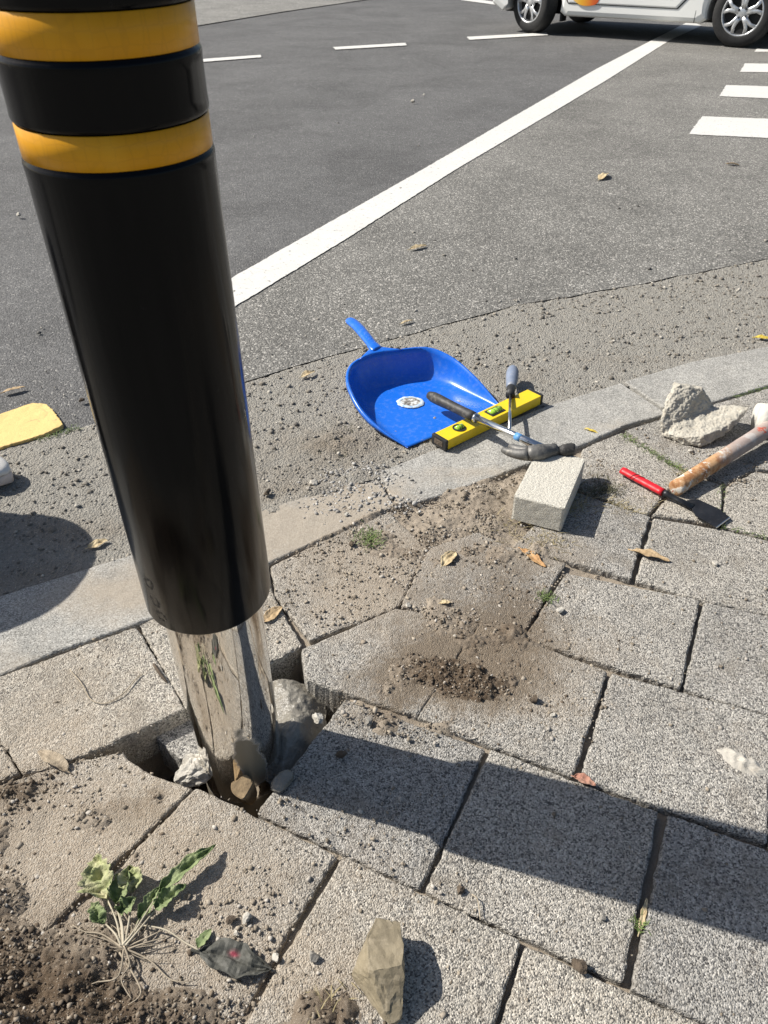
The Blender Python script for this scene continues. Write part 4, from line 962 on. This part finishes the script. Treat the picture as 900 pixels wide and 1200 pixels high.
rs_ = [min(range(N), key=lambda i: (rimc[i]-P(*q)).length) for q in ((420, 422, .0785), (474, 410, .083))]; ii = range(rs_[0], rs_[1]+1); mN = len(ii)
hq = hp[8]; hdr = (hp[11]-hp[7]).normalized(); sdv = hdr.cross(Vector((0, 0, 1))).normalized()
if (rimc[rs_[1]]-rimc[rs_[0]]).dot(sdv) < 0: sdv = -sdv
V = []; F = []
for j in range(9):
    q = j/8
    for i_, k in enumerate(ii):
        u_ = i_/(mN-1); a = rimc[k]+Vector((0, 0, .001)); b = hq+sdv*(u_*2-1)*.0165+Vector((0, 0, .006*(1-(u_*2-1)**2))); m_ = hp[1]+sdv*(u_*2-1)*.022
        q2 = 1-(1-q)**2.1; V.append(a.lerp(b, q2*.45+q*.55) if abs(u_*2-1) < .2 else a*(1-q2)+b*q2)
for j in range(8):
    for i_ in range(mN-1): F.append((j*mN+i_, j*mN+i_+1, (j+1)*mN+i_+1, (j+1)*mN+i_))
nkp = pydata('handle_root', rel(V, dp_o), F, M['blue'], dp, True); nkp.modifiers.new('s', 'SOLIDIFY').thickness = .005
V, F = tube([hp[21]+Vector((0, 0, .0045)), hp[21]+Vector((0, 0, .0078))], .0038, 16, up=Vector((1, 0, 0))); pydata('hole_shade_disc', rel(V, dp_o), F, M['blk'], hnd)  # solid black disc stands in for the shade inside the hanging hole
for k in range(11, 19):
    q = (hp[k]-hp[k-1]).normalized(); s_ = q.cross(Vector((0, 0, 1))).normalized(); o_ = hp[k]+Vector((0, 0, .0068)); V, F = tube([o_-s_*.006, o_+s_*.006], .0011, 6); pydata('grip_rib', rel(V, dp_o), F, M['blue'], hnd, True)
t = NT('cement_smear'); vn = t.noise(110, 5, .7); CS = t.set(col=t.ramp(vn, [(.35, (.06, .055, .05)), (.5, (.22, .2, .17)), (.6, (.62, .64, .62))]), rough=.8)
M['smear'] = CS
t = NT('cement_ring'); M['smearw'] = t.set(col=t.mix(t.ramp(t.noise(130, 5, .7), [(.45, 0.0), (.6, 1.0)]), (.62, .68, .70), (.25, .40, .60)), rough=.8)
V = []; F = []; n = 48; pc = P(481, 472, .003)
for j, (q, z) in enumerate([(0, .0028), (.4, .003), (.72, .0024), (.80, .003), (.95, .002), (1.0, .0004)]):
    for k in range(n):
        a = 2*math.pi*k/n; w_ = 1+.10*mn.noise(Vector((math.cos(a)*3, math.sin(a)*3, j*.2))); V.append((.036*q*w_*math.cos(a), .030*q*w_*math.sin(a), z))
for j in range(5):
    for k in range(n): F.append((j*n+k, j*n+(k+1) % n, (j+1)*n+(k+1) % n, (j+1)*n+k))
cs = pydata('cement_residue', V, F, M['smear'], smooth=True); cs.data.materials.append(M['smearw']); cs.location = (pc.x, pc.y, .0042); tag(cs, 'round patch of dried white and dark cement inside the blue dustpan', 'cement residue', kind='thing')
for p_ in cs.data.polygons:
    if p_.index >= 2*n+0: p_.material_index = 1

# ---------------------------------------------------------------- hammer
t = NT('chrome'); M['chrome'] = t.set(col=(.72, .72, .71), metal=1.0, rough=t.ramp(t.noise(60, 4), [(.3, .12), (.8, .3)]))
M['forged'] = plain('forged_steel', (.19, .185, .175), .6, metal=.55, bumpf=(90, .5, .002), var=.3, dirt=((.32, .30, .26), .7))
M['rubber'] = plain('worn_rubber', (.035, .033, .031), .6, bumpf=(150, .4, .001), var=.3, dirt=((.22, .20, .17), .55))
ha = P(503, 463, .045); hb = P(556, 489, .058); hc = P(640, 527, .076)
ham = empty('hammer', ha, 'steel claw hammer with black rubber grip leaning from dustpan onto the brick', 'hammer')
pp = [ha.lerp(hb, k/11) for k in range(12)]; rr_ = [.010, .0135, .014, .0137, .0132, .0128, .0125, .0123, .0123, .0125, .0128, .0122]
V, F = tube([ha-(hb-ha)*.02]+pp, [.004]+rr_, 20); grip = pydata('grip', rel(V, ha), F, M['rubber'], ham, True)
V, F = tube([hb+(hb-ha)*.01, hb+(hb-ha)*.05], .0118, 20); pydata('collar', rel(V, ha), F, M['chrome'], grip, True)
V, F = tube([hb.lerp(hc, .0), hb.lerp(hc, .5), hc], [.0088, .0088, .0095], 20); pydata('shaft', rel(V, ha), F, M['chrome'], ham, True)
# head: striking end towards the brick, claw curving left
hx = P(672, 530, .075); hcl = P(594, 525, .055)
hd = [P(650, 527, .072), P(640, 529, .074), P(628, 531, .074), P(615, 531, .071), P(604, 529, .068), P(593, 525, .064)]
headp = catmull(hd, 16); hr = [.0150, .015, .0155, .0168, .0185, .0195, .019, .018, .0175, .017, .0165, .016, .0155, .015, .013, .010]
V, F = tube(headp[:9], hr[:9], 16); Vs = [(V, F)]
for s in (-1, 1):
    pts = []
    for k in range(8, 16):
        d_ = (headp[min(k+1, 15)]-headp[k-1]).normalized(); sd_ = d_.cross(Vector((0, 0, 1))).normalized(); f = (k-8)/7; pts.append(headp[k]+sd_*s*(.006+.006*f))
    V, F = tube(pts, [hr[k]*(.80-.22*(k-8)/7) for k in range(8, 16)], 12, flat=(1, 1.0)); Vs.append((V, F))
V, F = merge(Vs); pydata('head', rel(V, ha), F, M['forged'], ham, True)
fp = catmull([P(648, 527, .072), P(654, 528, .072), P(660, 528, .072), P(668, 527, .073), P(674, 527, .074)], 12); fr = [.0115, .010, .0095, .0095, .011, .0135, .0145, .0148, .0148, .0148, .0140, .012]
V, F = tube(fp, fr, 18); pydata('striking_face', rel(V, ha), F, M['rubber'], ham, True)
o = pydata('blue_sticker', rel(*[tube([hb.lerp(hc, .60), hb.lerp(hc, .68)], .0092, 20)[0]], ha), tube([hb.lerp(hc, .60), hb.lerp(hc, .68)], .0092, 20)[1], plain('blue_sticker', (.10, .28, .55), .5), ham, True)

# ---------------------------------------------------------------- screwdriver
sa = P(601, 431, .030); sb_ = P(599, 455, .036); sc_ = P(598, 463, .039); sdd = P(597, 507, .052)
M['greyblue'] = plain('grey_blue_handle', (.20, .24, .32), .5, var=.2, dirt=((.35, .34, .32), .5))
scr = empty('screwdriver', sa, 'screwdriver with grey-blue handle laid over the yellow level', 'screwdriver')
hp_ = [sa.lerp(sb_, k/9) for k in range(10)]
V, F = tube(hp_, [.009, .0145, .0165, .017, .0168, .0162, .0155, .0145, .0135, .0125], 16); pydata('handle', rel(V, sa), F, M['greyblue'], scr, True)
V, F = tube([sb_, sb_.lerp(sc_, .5), sc_], [.0125, .0105, .0125], 16); pydata('collar', rel(V, sa), F, M['blk'], scr, True)
V, F = tube([sc_, sdd], .0042, 12); pydata('shaft', rel(V, sa), F, M['chrome'], scr, True)
sp_ = sdd+(sdd-sc_).normalized()*.008; V, F = tube([sdd, sp_], [.0042, .0045], 12, flat=[(1, 1), (1.1, .25)]); pydata('tip', rel(V, sa), F, M['chrome'], scr, True)

# ---------------------------------------------------------------- scraper
M['red'] = plain('red_grip', (.62, .012, .022), .42, var=.12, dirt=((.42, .05, .05), .4)); M['blkst'] = plain('black_steel', (.035, .036, .04), .42, metal=.5, var=.3, dirt=((.12, .11, .10), .4))
ra = P(729, 551, .014); rb = P(777, 577, .014); rc = P(812, 594, .010)
scp = empty('scraper', ra, 'paint scraper with red wrapped grip and flat black blade', 'scraper')
pp = [ra.lerp(rb, k/15) for k in range(16)]; V, F = tube(pp, [.009+.0004*math.sin(k*2.2) if k else .0085 for k in range(16)], 14, flat=(1.15, .85)); gr = pydata('grip', rel(V, ra), F, M['red'], scp, True)
for k0, k1 in ((4, 6), (5, 8)):
    c0 = pp[k0]; c1 = pp[k1]; d_ = (rb-ra).normalized(); s_ = d_.cross(Vector((0, 0, 1))).normalized(); pts = [c0.lerp(c1, k/8)+s_*.0106*math.cos(math.pi*k/8)+Vector((0, 0, .0084*math.sin(math.pi*k/8))) for k in range(9)]
    V, F = tube(pts, .0006, 5); pydata('wire', rel(V, ra), F, M['blk'], gr, True)
V, F = tube([rb, rb.lerp(rc, .12), rb.lerp(rc, .2), rb.lerp(rc, .5), rc], [.0065, .0095, .0075, .0065, .0075], 12, flat=[(1, 1), (1, 1), (1, .9), (1.1, .7), (1.4, .35)]); pydata('neck', rel(V, ra), F, M['blkst'], scp, True)
bl_ = [P(805, 587, .009), P(815, 605, .008), P(839, 619, .004), P(855, 607, .004), P(842, 597, .006), P(818, 586, .009)]
V = [p for p in bl_]+[p+Vector((0, 0, .0022)) for p in bl_]; n = 6; F = [tuple(range(n))[::-1], tuple(range(n, 2*n))]+[(i, (i+1) % n, (i+1) % n+n, i+n) for i in range(n)]
bld = pydata('blade', rel(V, ra), F, M['blkst'], scp)
e0, e1 = bl_[2]+Vector((0, 0, .0012)), bl_[3]+Vector((0, 0, .0012)); V, F = tube([e0, e1], .0017, 6); pydata('edge', rel(V, ra), F, M['chrome'], bld)

# ---------------------------------------------------------------- mallet with plastered handle
t = NT('painted_rusty_handle'); c = t.mix(t.ramp(t.noise(38, 7, .7), [(.42, 0.0), (.56, 1.0)]), (.30, .13, .045), (.50, .30, .15)); c = t.mix(t.ramp(t.noise(28, 7, .7), [(.52, 0.0), (.58, 1.0)]), c, (.70, .66, .58))
sp = t.n('ShaderNodeSeparateXYZ'); t.t.links.new(t.tc, sp.inputs[0]); c = t.mix(t.ramp(t.math('ADD', sp.outputs[0], t.math('MULTIPLY', t.noise(30, 5), .12)), [(.17, 0.0), (.22, .75)]), c, (.33, .30, .29))
c = t.mix(t.ramp(t.noise(24, 6, .7), [(.62, 0.0), (.66, 1.0)]), c, (.45, .08, .04)); t.bump(t.noise(60, 6, .7), .7, .003); M['handle'] = t.set(col=c, rough=.75)
M['plaster'] = plain('plaster_white', (.66, .63, .56), .85, bumpf=(90, .7, .003), var=.15, dirt=((.42, .38, .32), .5))
ma = P(792, 572, .019); mb = P(893, 507, .036)
mal = empty('mallet', ma, 'plaster-caked mallet with rusty brown handle and white head at right edge', 'mallet'); mal.rotation_euler = (0, 0, 0)
dm_ = (mb-ma); L = dm_.length; mbm = ma+dm_*1.15
pp = [ma+dm_*(k/24*1.12) for k in range(25)]
V, F = tube([pp[0]-dm_*.006]+pp, [.014]+[.0178+.0007*mn.noise(Vector((k*.7, 0, 0)))+.001*k/24 for k in range(25)], 24)
h_ = pydata('handle', rel(V, ma), F, M['handle'], mal, True)
hc_ = P(886, 490, .040); hdir = Vector((1, -.16, 0)).normalized()
hs = hc_; pts = [hs+hdir*(k/10*.13) for k in range(11)]
V, F = tube([hs+hdir*.003]+pts, [.028]+[.035+.002*math.sin(k)+.001 for k in range(11)], 32); pydata('head', rel(V, ma), F, M['plaster'], mal, True)

# ---------------------------------------------------------------- broken concrete shell
def shell():
    o0 = P(820, 500, 0)
    inner = [(797, 451, .100), (811, 454, .096), (824, 455, .092), (837, 476, .040), (828, 486, .030), (788, 487, .028), (785, 508, .010)]
    A = [P(*q) for q in inner]; A += [P(*q) for q in [(789, 455, .092), (776, 480, .052), (774, 494, .034), (776, 511, .004)]]
    A += [v+Vector((-.006, .024, -.006)) for v in A[:5]]
    B = [P(*q) for q in [(780, 508, .014), (789, 487, .022), (828, 485, .026), (838, 476, .036), (860, 474, .050), (879, 477, .056), (864, 490, .046), (846, 502, .036), (822, 511, .028), (800, 513, .020), (786, 515, .001), (800, 521, .001), (822, 524, .004), (848, 511, .018), (866, 494, .038), (800, 500, .0), (830, 500, .002), (845, 485, .02)]]
    bm = bmesh.new()
    Cc = [P(*q) for q in [(776, 511, .004), (785, 508, .016), (788, 487, .036), (828, 486, .036), (838, 477, .044), (806, 511, .016), (826, 506, .022), (790, 517, .001)]]
    for pts in (A, B, Cc):
        vs = [bm.verts.new(p-o0) for p in pts]; bmesh.ops.convex_hull(bm, input=vs)
    bmesh.ops.delete(bm, geom=[v for v in bm.verts if not v.link_faces], context='VERTS')
    o = bmobj('concrete_chunk', bm, M['chunk']); o.location = o0
    rm_ = o.modifiers.new('r', 'REMESH'); rm_.mode = 'VOXEL'; rm_.voxel_size = .002
    for nm, sc_n, st_ in (('chip', .018, .010), ('chip_fine', .005, .0055)):
        tx = bpy.data.textures.new(nm, 'CLOUDS'); tx.noise_scale = sc_n; dsp = o.modifiers.new(nm, 'DISPLACE'); dsp.texture = tx; dsp.strength = st_; dsp.mid_level = .5
    bpy.context.view_layer.update()
    dg = bpy.context.evaluated_depsgraph_get(); me = bpy.data.meshes.new_from_object(o.evaluated_get(dg)); o.modifiers.clear(); o.data = me
    me.polygons.foreach_set('use_smooth', [True]*len(me.polygons))
    tag(o, 'broken angular concrete chunk standing between kerb and mallet', 'concrete chunk')
M['chunk'] = plain('chunk_concrete', (.47, .44, .37), .9, bumpf=(260, .8, .002), var=.18, dirt=((.34, .29, .22), .55))
shell()

# ---------------------------------------------------------------- white shoe at the left edge
M['shoe'] = plain('white_canvas', (.72, .69, .64), .8, bumpf=(400, .4, .001), var=.08, dirt=((.5, .45, .38), .4)); M['sole'] = plain('pale_sole', (.66, .56, .50), .6, var=.08, dirt=((.42, .36, .30), .4))
toe = P(14, 561, .01); shd = Vector((1, -.12, 0)).normalized(); L = .27
sh = empty('shoe', Vector((toe.x, toe.y, 0)), 'toe of a white shoe with thick pinkish sole at the left edge', 'shoe', rz=math.atan2(shd.y, shd.x))
def shoeloft(zf, wf, name, mat):
    V = []; F = []; n = 22; s = 20
    for i in range(n+1):
        t_ = i/n; x = -L*(1-(1-t_)**1.0); wdt = wf(t_); z0, z1 = zf(t_)
        for k in range(s):
            a = 2*math.pi*k/s; cx, sx_ = math.cos(a), math.sin(a); cx = math.copysign(abs(cx)**.7, cx); sx_ = math.copysign(abs(sx_)**.75, sx_)
            V.append((x+.002*mn.noise(Vector((k, i, 0))), cx*wdt, (z0+z1)/2+sx_*(z1-z0)/2))
    for i in range(n):
        for k in range(s): F.append((i*s+k, i*s+(k+1) % s, (i+1)*s+(k+1) % s, (i+1)*s+k))
    F.append(tuple(range(s))[::-1]); F.append(tuple(n*s+k for k in range(s))); return pydata(name, V, F, mat, sh, True)
wf = lambda t_: .048*min(1, (t_*5.5+.02))**.5*(1-.12*math.sin(math.pi*t_))
shoeloft(lambda t_: (.001, .028), wf, 'sole', M['sole'])
shoeloft(lambda t_: (.026, .034+.03*min(1, t_*3.5)**.7+.035*max(0, min(1, (t_-.35)*3))), lambda t_: wf(t_)*.93, 'upper', M['shoe'])
# bucket added unseen left of the frame to cast the round kerb shadow
M['shadow_bucket'] = plain('shadow_bucket_plastic', (.05, .05, .055), .5, var=.2)
V, F = lathe([(.001, 0), (.15, 0), (.178, .40), (.186, .405), (.186, .415), (.176, .415), (.146, .006), (.001, .006)], 48)
tip = P(107, 668); sdirxy = Vector((-math.cos(SUN_AZ), -math.sin(SUN_AZ), 0)); rb_ = .186; hb_ = .415
bk = pydata('shadow_bucket', V, F, M['shadow_bucket'], None, True); bk.location = tip-sdirxy*(hb_/math.tan(SUN_EL)+rb_)+Vector((0, -.055, 0)); bk.location.z = -.006
tag(bk, 'dark bucket added out of view left of the kerb to cast the round shadow', 'shadow_bucket')

# ---------------------------------------------------------------- car
w1 = P(862, 55); w2 = P(622, 38); fwd = (w2-w1).normalized(); WB = (w2-w1).length; print('wheelbase', WB, w1, w2)
t = NT('car_paint_white'); M['car'] = t.set(col=t.mix(t.noise(3, 3), (.86, .86, .82), (.80, .80, .76)), rough=.28, spec=.5, coat=.6)
M['tyre'] = plain('tyre_rubber', (.018, .018, .018), .75, bumpf=(80, .4, .003), var=.3); M['alloy'] = plain('silver_alloy', (.62, .63, .64), .32, metal=.7, var=.08)
M['dark'] = plain('dark_plastic', (.012, .012, .012), .7, var=.3); t = NT('car_glass'); M['glass'] = t.set(col=(.02, .025, .03), rough=.05, spec=.8)
RW = .295; sidev = Vector((fwd.y, -fwd.x, 0)); 
if sidev.dot(Vector((0, -1, 0))) < 0: sidev = -sidev
# local frame: +x forward, +y = right/left side nearer the camera
carE = empty('parked_car', (0, 0, 0), 'small white hatchback with silver five-spoke wheels at the top right', 'car')
ym = sidev; mat_ = Matrix((fwd, ym, Vector((0, 0, 1)))).transposed()
flip = mat_.determinant() < 0
yl = -1 if flip else 1
yv = ym*yl; mm = Matrix((fwd, yv, Vector((0, 0, 1)))).transposed().to_4x4(); TR = .72
mm.translation = (w1+w2)/2-sidev*(TR+.02); mm.translation.z = -.004; carE.matrix_world = mm
NEAR = yl
def prism(prof, ys, name, mat, parent, smooth=False):
    """ys: list of (y, scale towards the profile's centre)"""
    cx = sum(p[0] for p in prof)/len(prof); cz = sum(p[1] for p in prof)/len(prof); V = []; F = []; n = len(prof)
    for y, s in ys: V += [(x, y, z) if s == 0 else (x-math.copysign(min(abs(x-cx), s), x-cx), y, z-math.copysign(min(abs(z-cz), s), z-cz)) for x, z in prof]
    for j in range(len(ys)-1):
        for i in range(n): F.append((j*n+i, j*n+(i+1) % n, (j+1)*n+(i+1) % n, (j+1)*n+i))
    tris = tessellate_polygon([[Vector((x, z, 0)) for x, z in prof]])
    for t3 in tris: F.append(tuple(t3)); F.append(tuple((len(ys)-1)*n+i for i in t3))
    bm = bmesh.new(); vs = [bm.verts.new(v) for v in V]
    for f in F: bm.faces.new([vs[i] for i in f])
    bmesh.ops.triangulate(bm, faces=[f for f in bm.faces if len(f.verts) > 4])
    return bmobj(name, bm, mat, parent, smooth)
def arch(cx, r, a0=-12, a1=192, n=18): return [(cx+r*math.cos(R(a1-(a1-a0)*k/n)), RW+r*math.sin(R(a1-(a1-a0)*k/n))) for k in range(n+1)]
hw_ = WB/2; ra_ = RW+.055
low = [(-hw_-.52, .24)]+[(-hw_-ra_-.02, .20)]+arch(-hw_, ra_)+[(-hw_+ra_+.05, .185), (hw_-ra_-.05, .185)]+arch(hw_, ra_)+[(hw_+ra_+.03, .20), (hw_+.50, .27), (hw_+.56, .45), (hw_+.52, .68), (hw_+.3, .82), (hw_-.15, .93), (-hw_-.45, .98), (-hw_-.57, .7)]
body = prism(low, [(-.80, .05), (-.785, .015), (-.76, 0), (.76, 0), (.785, .015), (.80, .05)], 'body', M['car'], carE)
cab = [(hw_-.2, .92), (hw_-.75, 1.42), (hw_-1.1, 1.50), (-hw_+.1, 1.50), (-hw_-.32, 1.36), (-hw_-.45, .97)]
prism(cab, [(-.70, .03), (-.66, 0), (.66, 0), (.70, .03)], 'cabin', M['car'], carE)
for s in (-1, 1):
    win = [(hw_-.45, .97), (hw_-.82, 1.36), (hw_-1.1, 1.42), (-hw_+.1, 1.42), (-hw_-.2, 1.30), (-hw_-.3, 1.0)]
    prism(win, [(s*.69, 0), (s*.706, .01)], 'side_window', M['glass'], carE)
o = bmobj('underbody', boxm(WB+.9, 1.1, .3, .02), M['dark'], carE); o.location = (0, 0, .33)
# sill step, door and seam (near side)
YS = NEAR*.80
def sidebox(x0, x1, z0, z1, name, mat, y=YS, th=.006, parent=None, bev=.002):
    o = bmobj(name, boxm(x1-x0, th, z1-z0, bev), mat, parent or carE); o.location = ((x0+x1)/2, y, (z0+z1)/2); return o
dprof = [(hw_-ra_-.10, .31), (hw_-ra_-.02, .42), (hw_-ra_-.02, .90), (-hw_+ra_+.12, .92), (-hw_+ra_+.16, .55), (-hw_+ra_+.20, .42), (-hw_+ra_+.30, .31)]
door = prism(dprof, [(NEAR*.79, 0), (NEAR*.806, .0), (NEAR*.812, .012)], 'door', M['car'], carE)
seam = [(x*1.0+(.004 if x > 0 else -.004), z) for x, z in dprof]
prism([(hw_-ra_-.09, .302), (hw_-ra_-.005, .41), (hw_-ra_-.005, .91), (-hw_+ra_+.105, .93), (-hw_+ra_+.145, .55), (-hw_+ra_+.185, .415), (-hw_+ra_+.29, .302)], [(NEAR*.78, 0), (NEAR*.8035, 0)], 'door_seam', M['dark'], carE)
for xx in (-hw_+ra_+.10,): sidebox(xx, xx+.006, .19, .30, 'sill_seam', M['dark'], NEAR*.799, .004)
# decal: orange and yellow flame shape low on the door, and a fragment of dark lettering
t = NT('orange_decal'); sp = t.n('ShaderNodeSeparateXYZ'); t.t.links.new(t.tc, sp.inputs[0]); M['decal'] = t.set(col=t.ramp(t.math('ADD', t.math('MULTIPLY', sp.outputs[0], -2.4), .5), [(0.05, (.85, .62, .25)), (.35, (.80, .42, .03)), (.7, (.62, .12, .02)), (1, (.35, .03, .01))]), rough=.35)
def decal(cx, cz, a, b):
    V = []; n = 36
    for y in (0, NEAR*.003):
        for k in range(n):
            an = 2*math.pi*k/n; r_ = 1+.12*math.sin(3*an+1); V.append((a*r_*math.cos(an)*(1 if math.sin(an) < 0 else .8), y, b*math.sin(an)))
    F = [tuple(range(n)), tuple(range(n, 2*n))]+[(i, (i+1) % n, (i+1) % n+n, i+n) for i in range(n)]
    o = pydata('decal', V, F, M['decal'], carE); o.location = (cx, NEAR*.8125, cz); return o
# wheels
def wheel(x, s, steer):
    wl = bpy.data.objects.new('wheel', None); col.objects.link(wl); wl.parent = carE; wl.location = (x, s*(TR-.02), RW); wl.rotation_euler = (0, 0, steer)
    wdt = .09
    prof = [(.195, -wdt), (.21, -wdt-.002), (.235, -wdt-.004), (.265, -wdt+.002), (.285, -wdt+.014), (RW, -wdt+.035), (RW, 0), (RW, wdt-.035), (.285, wdt-.014), (.265, wdt-.002), (.235, wdt+.004), (.21, wdt+.002), (.195, wdt), (.19, wdt-.02), (.19, -wdt+.02), (.195, -wdt)]
    V, F = lathe(prof, 64); V = [(v[0], v[2], v[1]) for v in V]; pydata('tyre', V, F, M['tyre'], wl, True)
    o_ = s*wdt
    # rim: barrel, dark back disc, lip
    V, F = lathe([(.200, 0), (.198, .006), (.188, .008), (.182, -.002), (.178, -.06), (.178, -.1)], 64); V = [(v[0], o_+s*(v[2]-.004), v[1]) for v in V]; rm = pydata('rim', V, F, M['alloy'], wl, True)
    V, F = lathe([(.0005, -.05), (.181, -.05)], 40); V = [(v[0], o_+s*v[2], v[1]) for v in V]; pydata('brake_disc', V, F, M['dark'], rm)
    parts = []
    for k in range(5):
        a = 2*math.pi*k/5+.3
        for q in (-1, 1):    # every spoke splits into two towards the lip
            pts = [(.03*math.cos(a), .03*math.sin(a)), (.085*math.cos(a+q*.10), .085*math.sin(a+q*.10)), (.135*math.cos(a+q*.17), .135*math.sin(a+q*.17)), (.184*math.cos(a+q*.30), .184*math.sin(a+q*.30))]
            pth = [Vector((x_, o_+s*z_, y_)) for (x_, y_), z_ in zip(pts, (-.012, -.006, -.006, -.004))]
            parts.append(tube(pth, [.03, .022, .016, .018], 10, flat=(1, .4), up=Vector((0, s, 0))))
    V, F = merge(parts); pydata('spokes', V, F, M['alloy'], rm, True)
    V, F = lathe([(.0005, .002), (.03, .002), (.045, -.003), (.062, -.012), (.064, -.03)], 32); V = [(v[0], o_+s*v[2], v[1]) for v in V]; hb2 = pydata('hub', V, F, M['alloy'], rm, True)
    for k in range(4):
        a = math.pi/2*k+.6; c0 = Vector((.045*math.cos(a), o_+s*-.004, .045*math.sin(a))); V, F = tube([c0, c0+Vector((0, s*.010, 0))], .0095, 8, up=Vector((1, 0, 0))); pydata('lug_nut', V, F, M['dark'], hb2)
    return wl
for x in (-hw_, hw_):
    for s in (-1, 1): wheel(x, s, R(0))
for o_ in list(carE.children):
    if o_.name.startswith('wheel') and o_.location.x > 0: o_.rotation_euler = (0, 0, R(-22)*yl)
for s in (-1, 1):
    o = bmobj('mud_flap', boxm(.03, .12, .09, .005), M['dark'], carE); o.location = (hw_-ra_+.01, s*.66, .17)
    o = bmobj('headlight', boxm(.12, .22, .14, .03), plain('lamp_glass', (.6, .6, .6), .1), carE); o.location = (hw_+.58, s*.6, .62)
    o = bmobj('tail_light', boxm(.06, .14, .25, .02), plain('tail_red', (.4, .02, .02), .2), carE); o.location = (-hw_-.52, s*.68, .8)
decal(hw_-ra_-.30, .375, .17, .085)
for k, wv in enumerate((.010, .04, .012)): sidebox(-hw_+ra_+.36+k*.05, -hw_+ra_+.36+k*.05+wv+.02, .385, .402, 'lettering', M['dark'], NEAR*.8135, .002, door, .0004).parent = carE
